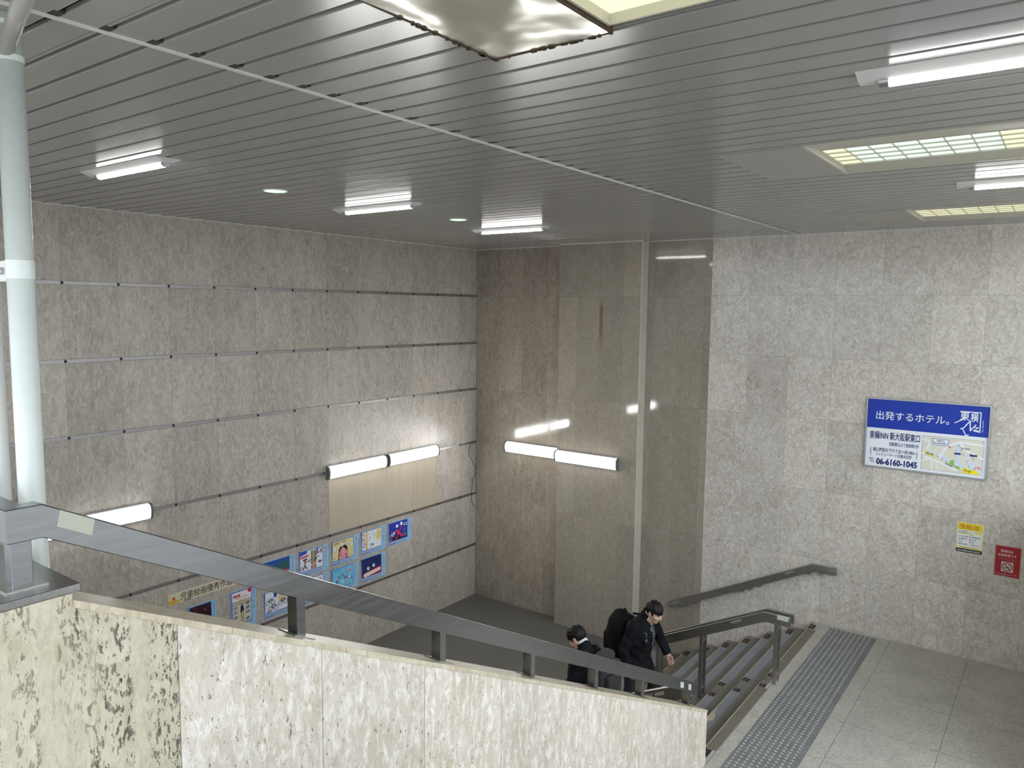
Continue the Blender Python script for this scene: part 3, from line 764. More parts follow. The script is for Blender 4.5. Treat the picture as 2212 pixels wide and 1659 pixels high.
class Print:
    """flat printed matter on a wall; s, t run 0..1 from the top left corner"""
    def __init__(s, wall, u0, v1, w_, h_):
        s.wall, s.u0, s.v1, s.w, s.h = wall, u0, v1, w_, h_; s.sub = (0, 0, 1, 1); s.k = 0; s.new()
    def new(s): s.mb = MB(); s.mats = []; return s
    def P(s, a, b, d):
        a = s.sub[0] + a * (s.sub[2] - s.sub[0]); b = s.sub[1] + b * (s.sub[3] - s.sub[1])
        u, v = s.u0 + a * s.w, s.v1 - b * s.h
        return (u, YB - .004 - d, v) if s.wall == 'back' else (XL + d, u, v)
    def col(s, m):
        if m not in s.mats: s.mats.append(m)
        s.mb.mi = s.mats.index(m)
    def poly(s, pts, m, d=1):
        s.col(m); s.k += 1; s.mb.face([s.P(a, b, .0012 + d * .0006 + s.k * 1.5e-5) for a, b in pts])
    def rect(s, a0, b0, a1, b1, m, d=1): s.poly([(a0, b0), (a1, b0), (a1, b1), (a0, b1)], m, d)
    def asp(s): return (s.w * (s.sub[2] - s.sub[0])) / (s.h * (s.sub[3] - s.sub[1]))
    def disc(s, a, b, r, m, d=1, ry=None, n=20):
        k = s.asp(); ry = ry or r * k
        s.poly([(a + r * math.cos(2 * math.pi * q / n), b + ry * math.sin(2 * math.pi * q / n)) for q in range(n)], m, d)
    def stroke(s, pts, wd, m, d=1):
        k = s.asp()
        for (a, b), (c, e) in zip(pts, pts[1:]):
            dx, dy = (c - a), (e - b) / k; L = math.hypot(dx, dy) or 1e-9
            nx, ny = -dy / L * wd / 2, dx / L * wd / 2 * k
            s.poly([(a + nx, b + ny), (c + nx, e + ny), (c - nx, e - ny), (a - nx, b - ny)], m, d)
    def ring(s, a, b, r, wd, m, d=1, n=18):
        k = s.asp(); s.stroke([(a + r * math.cos(2 * math.pi * q / n), b + r * k * math.sin(2 * math.pi * q / n)) for q in range(n + 1)], wd, m, d)
    def text(s, body, a0, b0, a1, b1, m, bold=0.0, d=2, rot=0.0):
        V, F = text_mesh(body, bold)
        if not V: return
        xs = [v[0] for v in V]; ys = [v[1] for v in V]; X0, X1, Y0, Y1 = min(xs), max(xs), min(ys), max(ys)
        s.col(m); s.k += 1; vs = []
        ca, sa = (math.cos(rot), math.sin(rot)) if rot != 'v' else (1, 0)
        for x, y in V:
            p, q = (x - X0) / (X1 - X0), 1 - (y - Y0) / (Y1 - Y0)
            if rot == 'v': p, q = 1 - q, p
            if isinstance(rot, float) and rot:
                ww, hh = (a1 - a0), (b1 - b0); k = s.asp()
                dx, dy = (p - .5) * ww, (q - .5) * hh / k
                a, b = (a0 + a1) / 2 + dx * ca - dy * sa, (b0 + b1) / 2 + (dx * sa + dy * ca) * k
            else: a, b = a0 + p * (a1 - a0), b0 + q * (b1 - b0)
            vs.append(s.mb.bm.verts.new(s.P(a, b, .0012 + d * .0006 + s.k * 1.5e-5)))
        for f in F:
            try: g = s.mb.bm.faces.new([vs[i] for i in f]); g.material_index = s.mb.mi
            except ValueError: pass
    def sheet(s, name, mat, label, cat, group=None, th=.0015):
        base = s.P(.5, .5, 0)
        mb = MB(); a, b = s.P(0, 1, 0), s.P(1, 0, th)
        mb.box(min(a[0], b[0]), max(a[0], b[0]), min(a[1], b[1]), max(a[1], b[1]), min(a[2], b[2]), max(a[2], b[2]))
        s.o = tag(mb.build(name, mat, base=base), label, cat, group); return s.o
    def done(s, name, label=None):
        me_mats = s.mats; mb = s.mb
        o = mb.build(name, me_mats, s.o); s.new()
        # faces look out of the wall
        out = Vector((0, -1, 0)) if s.wall == 'back' else Vector((1, 0, 0))
        bm = bmesh.new(); bm.from_mesh(o.data)
        bmesh.ops.reverse_faces(bm, faces=[f for f in bm.faces if f.normal.dot(out) < 0]); bm.to_mesh(o.data); bm.free()
        if label: o['label'] = label
        return o
NAVY, BLUE, WHITE, BLACK, RED = C(10, 22, 100), C(0, 52, 172), C(238, 244, 252), C(14, 14, 16), C(205, 32, 44)

# hotel sign on the back wall
p = Print('back', -2.164, 4.322, 1.418, .933)
base = (p.u0 + p.w / 2, YB - .004, p.v1 - p.h / 2)
o = p.sheet('hotel_sign', C(238, 244, 252), 'blue and white hotel sign with a map, framed on the right wall', 'sign', th=.012)
def P_off(pr, k):
    f = pr.P
    pr.P = lambda a, b, d: f(a, b, d + k)
mb = MB(); f = .018
for a in ((p.u0, p.u0 + f, p.v1 - p.h, p.v1), (p.u0 + p.w - f, p.u0 + p.w, p.v1 - p.h, p.v1), (p.u0 + f, p.u0 + p.w - f, p.v1 - f, p.v1), (p.u0 + f, p.u0 + p.w - f, p.v1 - p.h, p.v1 - p.h + f)):
    mb.box(a[0], a[1], YB - .034, YB - .0045, a[2], a[3])
mb.build('frame', M['alu'], o)
P_off(p, .012)
p.rect(.0127, .0195, .9873, .43, BLUE); p.done('blue_panel', 'plain blue upper panel')
p.text('出発するホテル。', .085, .185, .685, .305, WHITE, .006); p.done('slogan_lettering', 'white slogan lettering')
p.text('東', .765, .10, .838, .225, WHITE, .012); p.text('横', .845, .105, .905, .235, WHITE, .012)
for a in ([(.765, .105), (.925, .105)], [(.921, .10), (.921, .372)], [(.80, .20), (.725, .268)], [(.921, .366), (.875, .355)]):
    p.stroke(a, .008, WHITE, 2)
p.text('N', .815, .235, .878, .345, WHITE, .0, 2, rot=.62); p.text('N', .874, .295, .908, .362, WHITE, .012, 2, rot=1.5)
for a in ([(.787, .330), (.818, .425)], [(.770, .343), (.806, .318)], [(.800, .438), (.838, .412)]): p.stroke(a, .008, WHITE, 2)
p.text('toyoko inn', .935, .21, .947, .365, WHITE, .01, rot='v'); p.done('hotel_logo', 'white hotel logo')
p.text('東横INN 新大阪駅東口', .04, .475, .462, .59, NAVY, .016); p.done('name_lettering', 'bold navy hotel name lettering')
p.text('当駅東口より徒歩約7分', .21, .615, .457, .672, NAVY, .012)
p.text('東口階段を下りて左へ約180m', .075, .71, .43, .768, NAVY, .012)
p.text('ファミリーマート交差点左折', .10, .778, .405, .83, NAVY, .012)
p.text('(', .053, .71, .064, .83, NAVY); p.text(')', .438, .71, .449, .83, NAVY); p.done('direction_lettering', 'small navy direction lines')
p.text('TEL.', .045, .865, .098, .925, NAVY, .0); p.text('06-6160-1045', .108, .86, .452, .952, NAVY, .035); p.done('phone_lettering', 'bold navy phone number')
p.sub = (.483, .478, .958, .945)
p.rect(0, 0, 1, 1, C(90, 100, 110)); p.rect(.004, .006, .996, .994, C(226, 224, 208), 2)
rd = C(244, 248, 255); lb = C(214, 226, 244)
for pts, wd in (([(0, .10), (.13, .17), (.08, .42), (0, .55)], .028), ([(.08, .42), (.27, .53), (.66, .80), (1, .93)], .075), ([(.04, .62), (.30, .74), (.60, .93)], .035), ([(.60, .16), (.62, .8)], .07), ([(.62, .1), (.55, .14), (.40, .28), (.30, .62)], .03), ([(.62, .1), (1, .14)], .03), ([(.62, .1), (.70, .3), (1, .52)], .035), ([(.72, .45), (.85, .85), (.9, .62)], .055), ([(.16, .62), (.19, .99)], .02), ([(.24, .66), (.28, .99)], .02), ([(0, .75), (.12, .68)], .02), ([(.1, .45), (.16, .25), (.45, .36)], .008), ([(.2, .55), (.26, .28)], .008), ([(.28, .57), (.34, .3)], .008)):
    p.stroke(pts, wd, lb if wd > .05 else rd, 3)
p.poly([(.46, .72), (.50, .63), (.545, .64), (.56, .82)], C(150, 196, 92), 4); p.poly([(.58, .80), (.63, .79), (.64, .88), (.58, .86)], C(150, 196, 92), 4)
for a in ((.26, .56), (.33, .62), (.40, .68), (.48, .74), (.55, .80), (.62, .86)): p.stroke([a, (a[0] + .035, a[1] + .03)], .008, C(70, 75, 90), 4)
for a in ((.60, .18), (.64, .3), (.68, .42), (.74, .6), (.78, .75)): p.stroke([a, (a[0] + .02, a[1] + .06)], .006, C(70, 75, 90), 4)
p.rect(.17, .055, .44, .25, C(60, 80, 160), 4); p.rect(.178, .067, .432, .238, WHITE, 5)
p.text('東横INN', .24, .085, .37, .14, NAVY, .01, 6); p.text('新大阪駅東口', .19, .16, .42, .215, NAVY, .01, 6)
p.poly([(.435, .285), (.465, .24), (.475, .30)], RED, 6)
p.poly([(.04, .48), (.06, .44), (.24, .55), (.22, .61)], C(245, 226, 60), 5); p.text('東淀川駅', .07, .485, .20, .555, NAVY, .01, 6, rot=.22)
p.poly([(.69, .90), (.71, .80), (.82, .86), (.90, .87), (.98, .985), (.72, .985)], C(250, 232, 40), 5); p.text('新大阪駅', .715, .87, .83, .945, NAVY, .01, 6, rot=.2)
p.text('東海道本線', .40, .76, .53, .82, NAVY, .005, 6, rot=.38)
for a in ((.54, .41, .645, .465), (.79, .42, .91, .475)): p.rect(*a, C(40, 50, 120), 5)
p.text('東淀川区役所', .65, .245, .79, .30, NAVY, .005, 6)
p.disc(.875, .83, .011, RED, 6); p.rect(.895, .765, .97, .82, C(235, 60, 70), 5); p.text('東口', .905, .77, .96, .815, WHITE, .02, 6)
p.stroke([(.80, .36), (.865, .60)], .006, C(70, 75, 90), 4)
p.done('map_panel', 'small street map with yellow stations and green park')

# yellow warning poster
p = Print('back', -1.027, 2.822, .281, .39)
o = p.sheet('warning_poster', C(232, 234, 214), 'white and yellow warning poster with red heading beside the red sign', 'poster')
Y_ = C(226, 208, 40); LY = C(232, 232, 160)
p.rect(.02, .015, .98, .24, Y_); p.rect(.02, .24, .98, .86, LY); p.rect(.035, .25, .75, .34, C(238, 240, 236), 2)
p.rect(.03, .39, .50, .78, C(235, 238, 242), 2); p.rect(.54, .39, .93, .78, C(225, 232, 242), 2)
p.rect(.0, .86, 1, .985, BLACK, 2); p.done('coloured_fields')
p.text('不審な電話に注意!', .07, .06, .84, .185, C(196, 30, 40), .004, 3); p.stroke([(.1, .205), (.82, .205)], .012, C(150, 40, 40), 3); p.done('heading_lettering', 'bold red heading')
p.text('日本年金機構において125万人分の', .03, .265, .95, .315, BLACK, .003, 3); p.text('個人情報が流出しました。', .03, .325, .62, .365, BLACK, .003, 3)
for i, q in enumerate(('あなたの個人情報も', '個人情報を消す', 'ためには', '手数料が必要です')): p.text(q, .07, .43 + i * .085, (.47, .40, .24, .46)[i], .485 + i * .085, C(40, 44, 60), .015, 3)
for i, q in enumerate(('年金相談の電話が', 'あった時は', '必ず', 'かけ直してください')): p.text(q, .57, .43 + i * .085, (.91, .76, .68, .88)[i], .485 + i * .085, C(40, 44, 60), .015, 3)
p.stroke([(.515, .39), (.515, .66)], .03, C(205, 110, 120), 3)
p.text('一人で悩まずまずは', .1, .80, .6, .845, C(120, 70, 60), .012, 3); p.text('ご相談ください', .62, .80, .92, .85, C(205, 60, 60), .012, 3)
p.text('東淀川警察署 東淀川防犯協会', .05, .895, .95, .955, C(240, 240, 240), .006, 4); p.done('small_lettering')

# red no smoking sign
p = Print('back', -.606, 2.604, .268, .384)
o = p.sheet('no_smoking_sign', C(176, 96, 100), 'red no smoking sign on the right wall near the photo edge', 'sign')
p.rect(.03, .022, .97, .978, C(162, 28, 36)); p.done('red_field')
LW = C(232, 220, 212)
p.text('駅構内は', .22, .12, .70, .215, LW, .006); p.text('全面禁煙です', .11, .255, .83, .345, LW, .006); p.text('No Smoking', .17, .39, .77, .465, C(206, 120, 122), .0)
p.text('皆さまのご理解とご協力をお願い', .05, .895, .92, .925, C(225, 180, 180), .01); p.text('いたします', .05, .94, .60, .968, C(225, 180, 180), .01); p.done('lettering', 'pale lettering')
p.rect(.27, .51, .73, .835, C(214, 205, 198), 2)
p.ring(.5, .672, .185, .042, C(150, 32, 44), 5, 26); p.stroke([(.375, .57), (.63, .775)], .04, C(150, 32, 44), 6)
p.rect(.37, .69, .53, .715, BLACK, 4); p.rect(.54, .69, .60, .715, C(90, 90, 92), 4)
p.ring(.57, .64, .05, .015, C(110, 110, 112), 4); p.ring(.60, .60, .04, .012, C(110, 110, 112), 4); p.done('pictogram', 'crossed out cigarette pictogram')

# children's drawings on the left wall
p = Print('left', 4.855, 1.82, .99, .138)
o = p.sheet('banner', C(222, 214, 188), 'long cream banner with black heading above the drawings, partly behind the handrail', 'banner')
p.poly([(0, .55), (.17, .75), (.10, 1), (0, 1)], C(222, 178, 60)); p.rect(.0, .25, .03, .6, C(228, 205, 140)); p.disc(.07, .5, .02, C(206, 60, 40), 2); p.poly([(.06, .5), (.09, .42), (.1, .6)], C(230, 130, 40), 3)
p.poly([(.20, .93), (.30, .88), (.31, .99), (.2, .99)], C(120, 90, 60)); p.text('児童絵画優秀作品', .155, .12, .90, .86, BLACK, .004, 3); p.done('heading_lettering', 'black heading lettering')

SKY = C(150, 196, 232); RIM = C(40, 84, 176); PAPER = C(226, 228, 238)
def art_landscape(label, y0, z1, bgc, fn, w_=.548, h_=.392):
    p = Print('left', y0, z1, w_, h_)
    p.sheet('drawing_poster', SKY, label, 'poster', 'drawing posters on the left wall')
    p.poly([(0, 0), (.04, 0), (.0, .9)], C(70, 120, 200)); p.rect(0, .0, .012, 1, C(60, 110, 196), 1)
    p.poly([(.0, .86), (.35, .93), (.0, 1)], C(150, 150, 190), 1)
    p.rect(.03, .02, .82, .83, RIM, 1)
    p.stroke([(.20, .9), (.78, .9)], .018, C(176, 116, 100), 2); p.stroke([(.04, .965), (.76, .965)], .010, C(44, 90, 190), 2)
    p.text('交通安全ポスター', .895, .06, .925, .40, RED, .02, 2, rot='v'); p.disc(.90, .45, .016, BLACK, 2)
    p.text('小学校', .885, .52, .91, .66, C(40, 50, 70), .01, 2, rot='v'); p.text('年', .90, .84, .925, .91, C(60, 60, 60), .01, 2)
    p.done('poster_print', 'light blue printed border')
    p.sub = (.045, .04, .805, .805)
    p.rect(0, 0, 1, 1, bgc, 3); fn(p); p.done('drawing', 'drawing on the poster')
    return p
def art_portrait(label, y0, z1, bgc, fn, w_=.405, h_=.56):
    p = Print('left', y0, z1, w_, h_)
    p.sheet('drawing_poster', SKY, label, 'poster', 'drawing posters on the left wall')
    p.rect(0, 0, .025, 1, C(60, 110, 196), 1); p.rect(.05, .02, .82, .86, RIM, 1)
    p.text('交通安全ポスター', .89, .05, .93, .33, RED, .02, 2, rot='v'); p.disc(.90, .38, .02, BLACK, 2); p.text('小学校', .885, .44, .92, .58, C(40, 50, 70), .01, 2, rot='v')
    p.stroke([(.3, .92), (.8, .92)], .022, C(176, 116, 100), 2); p.stroke([(.06, .965), (.76, .965)], .012, C(44, 90, 190), 2)
    p.done('poster_print', 'light blue printed border')
    p.sub = (.075, .04, .80, .84); p.rect(0, 0, 1, 1, bgc, 3); fn(p); p.done('drawing', 'drawing on the poster')
K = C(28, 30, 40)
def bike(p, a, b, r, m, d=5):
    p.ring(a, b, r, r * .22, m, d, 14); p.ring(a + 2.6 * r, b, r, r * .22, m, d, 14); k = p.asp()
    p.stroke([(a, b), (a + .8 * r, b - 1.4 * r * k), (a + 2.2 * r, b - 1.4 * r * k), (a + 2.6 * r, b)], r * .25, m, d + 1)
    p.stroke([(a + 1.2 * r, b), (a + .8 * r, b - 1.4 * r * k), (a + .7 * r, b - 1.8 * r * k)], r * .22, m, d + 1); p.stroke([(a + 1.2 * r, b), (a + 2.2 * r, b - 1.4 * r * k), (a + 2.1 * r, b - 1.9 * r * k), (a + 2.6 * r, b - 1.9 * r * k)], r * .2, m, d + 1)
def f_green(p):
    p.poly([(0, 0), (1, 0), (1, .35), (.6, .2), (.3, .3), (0, .1)], C(40, 80, 160), 4); p.poly([(.3, .3), (.7, .1), (1, .2), (1, .75), (.5, .7)], C(44, 96, 100), 4)
    p.poly([(0, .1), (.3, .35), (.5, .75), (0, .8)], C(228, 232, 238), 4); p.poly([(.4, 1), (.55, .75), (1, .62), (1, 1)], C(214, 180, 110), 4)
    p.poly([(.5, .62), (.62, .48), (.72, .60), (.95, .50), (.97, .62), (.6, .78)], C(200, 40, 66), 5); p.disc(.64, .58, .04, C(120, 120, 190), 6)
def f_station(p):
    p.poly([(0, 0), (.3, 0), (.3, .12), (0, .2)], C(60, 80, 170), 4); p.poly([(.02, .24), (.36, .20), (.36, .30), (.02, .34)], C(206, 96, 84), 4)
    p.rect(.5, .05, .68, .98, C(178, 150, 120), 4)
    for a in ([(.5, .05), (.5, .98)], [(.68, .05), (.68, .98)], [(.68, .3), (.85, .2)], [(.68, .5), (.82, .4)]): p.stroke(a, .03, K, 5)
    p.disc(.21, .45, .055, C(190, 110, 90), 5); p.stroke([(.12, .42), (.3, .4)], .05, K, 6)
    p.stroke([(.21, .5), (.2, .72), (.12, .92)], .04, K, 5); p.stroke([(.2, .72), (.3, .9)], .04, K, 5); p.stroke([(.2, .58), (.42, .5)], .03, K, 5)
    p.ring(.06, .84, .06, .018, K, 5); p.ring(.46, .55, .05, .018, K, 6); p.ring(.66, .55, .05, .018, K, 6)
    p.poly([(.5, .7), (.68, .66), (.68, .8), (.46, .85)], C(214, 150, 130), 6); p.poly([(.72, .0), (.8, 0), (.76, .3), (.72, .3)], C(50, 70, 160), 5)
    p.stroke([(.86, .05), (.98, .3)], .03, C(130, 70, 50), 5); p.stroke([(.98, .05), (.86, .3)], .03, C(130, 70, 50), 5); p.rect(.8, .66, .93, .76, C(110, 26, 44), 5)
def f_girl(p):
    p.poly([(.26, 1), (.30, .45), (.40, .30), (.62, .30), (.71, .45), (.71, 1)], K, 4)
    p.poly([(.30, 1), (.33, .62), (.47, .36), (.60, .50), (.69, .62), (.68, .90), (.62, 1)], C(236, 160, 176), 5)
    p.disc(.39, .80, .032, C(200, 30, 60), 6); p.disc(.62, .80, .034, C(170, 24, 50), 6); p.stroke([(.44, .93), (.50, .86), (.57, .86), (.60, .92)], .014, C(130, 40, 60), 6)
    p.stroke([(.38, .62), (.45, .64)], .012, K, 6); p.stroke([(.55, .60), (.62, .56)], .012, K, 6)
    for a, b, m in ((.10, .40, C(205, 60, 50)), (.45, .22, C(110, 90, 170)), (.90, .33, C(90, 90, 110))):
        p.disc(a, b, .085, WHITE, 5); p.ring(a, b, .085, .012, C(150, 110, 120), 6); p.stroke([(a - .03, b - .05), (a, b + .05), (a + .03, b - .03)], .014, m, 7)
    p.text('自転車', .06, .05, .30, .17, C(120, 96, 60), .01, 5); p.text('の放置', .40, .04, .62, .16, C(120, 96, 60), .01, 5)
    for a in (.04, .10, .80, .87): p.stroke([(a, .88), (a + .03, .88)], .03, C(80, 90, 60), 5)
def f_white(p):
    p.rect(.18, 0, .28, 1, C(226, 190, 140), 4); p.poly([(.74, .05), (.98, .0), (.99, .58), (.88, .66), (.72, .55)], C(232, 214, 140), 4)
    for i in range(5): p.stroke([(.80 + .035 * i, .12), (.80 + .035 * i, .48)], .006, C(150, 130, 70), 5)
    for a, b in ((.06, .12), (.06, .38), (.1, .62)): p.ring(a, b, .05, .016, C(100, 70, 170), 5); p.stroke([(a, b), (a + .08, b + .12)], .018, K, 5)
    for a, b in ((.34, .15), (.6, .2)): p.ring(a, b, .04, .008, C(150, 160, 170), 5)
    p.stroke([(.36, .3), (.36, .55)], .014, C(90, 110, 150), 5); p.stroke([(.36, .4), (.45, .36)], .014, C(90, 110, 150), 5); p.stroke([(.55, .3), (.66, .3), (.62, .48)], .014, C(110, 120, 140), 5)
    p.disc(.53, .80, .05, C(60, 130, 90), 5); p.stroke([(.42, .68), (.42, .92)], .02, K, 5); p.disc(.08, .8, .035, K, 5)
def f_cross(p):
    p.rect(0, 0, 1, .3, C(40, 60, 180), 4); p.poly([(.1, .95), (.25, .75), (.7, .72), (.75, .95), (.4, 1)], K, 4)
    p.disc(.42, .22, .07, WHITE, 5); p.disc(.66, .14, .07, WHITE, 5); p.rect(.78, .16, .98, .30, WHITE, 5); p.rect(.8, .19, .96, .27, C(60, 70, 170), 6)
    p.stroke([(.35, .42), (.72, .88)], .09, C(224, 60, 110), 7); p.stroke([(.68, .28), (.34, .98)], .06, C(214, 50, 96), 7)
    p.disc(.26, .58, .06, C(226, 210, 220), 5); p.disc(.12, .5, .045, C(120, 110, 180), 5); bike(p, .08, .70, .05, WHITE); p.rect(.74, .7, .95, .9, C(120, 90, 130), 5); p.rect(.74, .42, .95, .62, C(70, 80, 190), 5); p.rect(.05, .88, .14, .98, C(220, 90, 130), 5)
def f_no(p):
    for i in range(9): p.disc(.1 + .1 * i, .2 + .09 * ((i * 5) % 7), .07, (C(110, 190, 226), C(160, 214, 236), C(70, 150, 210))[i % 3], 4)
    p.stroke([(.38, .28), (.58, .52)], .016, C(90, 40, 110), 6); p.stroke([(.58, .24), (.40, .58)], .016, C(90, 40, 110), 6)
    p.text('NO', .63, .50, .78, .68, C(200, 60, 90), .02, 6); p.disc(.82, .60, .045, C(238, 240, 245), 6); p.disc(.2, .5, .05, C(224, 170, 160), 5); p.poly([(.17, .6), (.25, .58), (.24, .8), (.18, .8)], C(40, 90, 110), 5)
    p.text('放置', .62, .18, .9, .32, C(210, 90, 110), .01, 6); p.text('自転車', .10, .05, .40, .15, C(70, 130, 180), .01, 6); p.text('ストップ', .50, .84, .82, .96, C(160, 170, 110), .01, 6)
def f_night(p):
    rr = random.Random(5)
    for i in range(60): a, b = rr.random(), rr.random() * .55; p.stroke([(a, b), (a + .012, b + .05)], .008, C(90, 110, 180), 4)
    p.poly([(0, 1), (.05, .78), (.9, .62), (1, .66), (1, 1)], C(176, 34, 46), 4); p.poly([(.09, .97), (.08, .84), (.16, .79), (.88, .69), (.96, .72), (.96, .86), (.2, 1)], C(236, 226, 222), 5)
    for a, b in ((.32, .56), (.60, .48)): p.disc(a, b, .07, C(240, 244, 250), 6); p.disc(a + .02, b - .02, .028, K, 7)
    for i in range(6): p.stroke([(.22 + .11 * i, .90 - .025 * i), (.27 + .11 * i, .86 - .025 * i)], .02, C(186, 190, 206), 6)
def f_dark(p):
    rr = random.Random(9)
    for i in range(30): p.disc(rr.random(), rr.random(), .05, (C(120, 20, 36), C(70, 16, 30), C(40, 30, 60), C(150, 70, 40))[i % 4], 4)
    p.text('自転', .08, .28, .40, .50, C(200, 30, 50), .03, 5); p.text('たちの', .45, .36, .78, .48, C(220, 200, 210), .01, 5); p.text('命', .1, .6, .4, .8, C(200, 30, 50), .03, 5)
def f_bikes(p):
    p.rect(0, .30, 1, 1, C(206, 204, 196), 4); p.rect(0, .28, 1, .42, C(188, 176, 150), 4); p.rect(.42, .55, .60, 1, C(186, 160, 120), 5)
    p.disc(.92, .04, .10, C(206, 30, 44), 5); p.text('自転車', .06, .07, .42, .17, C(190, 20, 60), .04, 5); p.text('乱れがいけない', .20, .15, .84, .22, C(180, 80, 90), .01, 5); p.text('そろえて', .36, .25, .72, .31, C(180, 80, 90), .01, 5)
    p.disc(.5, .42, .045, K, 6); p.poly([(.43, .46), (.57, .46), (.6, .66), (.52, .6), (.48, .68), (.42, .66)], K, 6)
    for a, b in ((.02, .5), (.02, .64), (.02, .80), (.02, .95), (.66, .44), (.66, .58), (.66, .72), (.66, .92)): bike(p, a + .07, b, .055, K, 5)
def f_ride(p):
    p.poly([(.33, .0), (.45, .0), (.47, .3), (.40, .32), (.35, .3)], C(40, 60, 160), 4); p.disc(.62, .38, .11, C(226, 206, 130), 5); p.poly([(.6, .3), (.75, .3), (.7, .62), (.58, .6)], C(226, 206, 130), 5)
    bike(p, .20, .82, .085, C(40, 44, 110), 5); bike(p, .10, .5, .075, K, 5); bike(p, .60, .66, .08, K, 6); p.stroke([(.05, .95), (.25, .9)], .05, C(130, 90, 160), 4); p.stroke([(.7, .1), (.7, .3)], .04, K, 5)
def f_pale(p):
    p.text('じてん車', .55, .10, .92, .26, C(160, 60, 120), .01, 5); p.stroke([(.1, .3), (.4, .5), (.7, .45)], .02, C(120, 150, 200), 5); bike(p, .3, .8, .08, K, 5); p.disc(.85, .45, .06, C(220, 170, 170), 5)
art_landscape('drawing poster with green hill and red car, half behind the handrail', 6.238, 1.862, C(58, 110, 150), f_green)
art_landscape('drawing poster of a station with black figures and brown pillar', 6.845, 1.860, PAPER, f_station)
art_landscape('drawing poster of a pink faced girl with black hair', 7.453, 1.865, C(226, 212, 150), f_girl)
art_landscape('white drawing poster with yellow speech bubble and small green figure', 8.055, 1.878, C(232, 234, 238), f_white)
art_landscape('blue drawing poster with big red cross, nearest the corner', 8.655, 1.882, C(36, 52, 150), f_cross)
art_landscape('pale drawing poster mostly hidden, only its top corner above the handrail', 6.845, 1.425, C(224, 228, 236), f_pale)
art_landscape('light blue drawing poster with NO and thin cross', 7.445, 1.425, C(120, 196, 228), f_no)
art_landscape('dark blue night drawing poster with two round eyes and red mouth', 8.047, 1.432, C(24, 40, 96), f_night)
art_portrait('dark red and black drawing poster under the banner, half hidden by the parapet', 5.105, 1.575, C(40, 12, 24), f_dark)
art_portrait('tall drawing poster of a figure among parked bicycles', 5.712, 1.588, C(232, 226, 232), f_bikes)
art_landscape('drawing poster of large bicycles with blue and yellow figures, left of the handrail post', 6.236, 1.425, C(230, 232, 240), f_ride)

# ------------------------------------------------------------------ people: soft bodies grown from joint chains (smooth union, then surface nets)
def rcone(P, a, b, r1, r2):
    a, b = np.array(a, np.float32), np.array(b, np.float32); ba = b - a
    t = np.clip(((P - a) @ ba) / max(1e-9, ba @ ba), 0, 1)
    return np.linalg.norm(P - a - t[..., None] * ba, axis=-1) - (r1 + (r2 - r1) * t)
def ell(P, c, r, R=None):
    q = P - np.array(c, np.float32)
    if R is not None: q = q @ np.array(R, np.float32)
    r = np.array(r, np.float32); k0 = np.linalg.norm(q / r, axis=-1); k1 = np.linalg.norm(q / (r * r), axis=-1)
    return k0 * (k0 - 1) / np.maximum(k1, 1e-6)
def rbox(P, c, h, rad, R=None):
    q = P - np.array(c, np.float32)
    if R is not None: q = q @ np.array(R, np.float32)
    q = np.abs(q) - (np.array(h, np.float32) - rad)
    return np.linalg.norm(np.maximum(q, 0), axis=-1) + np.minimum(q.max(-1), 0) - rad
def smin(a, b, k):
    h = np.clip(.5 + .5 * (b - a) / k, 0, 1); return b + (a - b) * h - k * h * (1 - h)
def smax(a, b, k): return -smin(-a, -b, k)
def roty(deg):
    """columns: forward, left, up of a head pitched nose-down by deg"""
    a = math.radians(deg); return ((math.cos(a), 0, math.sin(a)), (0, 1, 0), (-math.sin(a), 0, math.cos(a)))
def nets(f, lo, hi, h):
    lo = np.array(lo, float); n = [int(math.ceil((hi[i] - lo[i]) / h)) + 1 for i in range(3)]
    ax = [lo[i] + h * np.arange(n[i]) for i in range(3)]
    D = np.empty(n, np.float32)
    for i0 in range(0, n[0], 16):
        G = np.stack(np.meshgrid(ax[0][i0:i0 + 16], ax[1], ax[2], indexing='ij'), -1).astype(np.float32)
        D[i0:i0 + 16] = f(G)
    D[0] = D[-1] = 1; D[:, 0] = D[:, -1] = 1; D[:, :, 0] = D[:, :, -1] = 1
    S = D < 0; m = [k - 1 for k in n]
    acc = np.zeros(m + [3], np.float32); cnt = np.zeros(m, np.float32)
    offs = [(a, b, c) for a in (0, 1) for b in (0, 1) for c in (0, 1)]
    sl = lambda o: tuple(slice(o[k], o[k] + m[k]) for k in range(3))
    for o in offs:
        for k in range(3):
            if o[k]: continue
            o2 = list(o); o2[k] = 1
            A, Bq = D[sl(o)], D[sl(o2)]; cr = (A < 0) != (Bq < 0)
            t = np.where(cr, A / np.where(cr, A - Bq, 1), 0)
            for q in range(3): acc[..., q] += np.where(cr, o[q] + (t if q == k else 0), 0)
            cnt += cr
    act = cnt > 0; idx = -np.ones(m, np.int64); idx[act] = np.arange(act.sum())
    ii = np.argwhere(act); V = lo + h * (ii + acc[act] / cnt[act][:, None])
    F = []
    for k in range(3):
        a, b = [(1, 2), (2, 0), (0, 1)][k]
        s0 = [slice(1, m[q]) for q in range(3)]; s0[k] = slice(0, m[k]); s1 = list(s0); s1[k] = slice(1, m[k] + 1)
        A, Bq = S[tuple(s0)], S[tuple(s1)]
        e = np.argwhere(A != Bq); base = e + np.array([0 if q == k else 1 for q in range(3)])
        fl = A[A != Bq]
        def I(da, db):
            p = base.copy(); p[:, a] -= da; p[:, b] -= db; return idx[p[:, 0], p[:, 1], p[:, 2]]
        Q = np.stack([I(1, 1), I(0, 1), I(0, 0), I(1, 0)], 1); Q[~fl] = Q[~fl][:, ::-1]; F.append(Q)
    F = np.concatenate(F); F = F[(F >= 0).all(1)]
    # two light smoothing passes
    return V, F
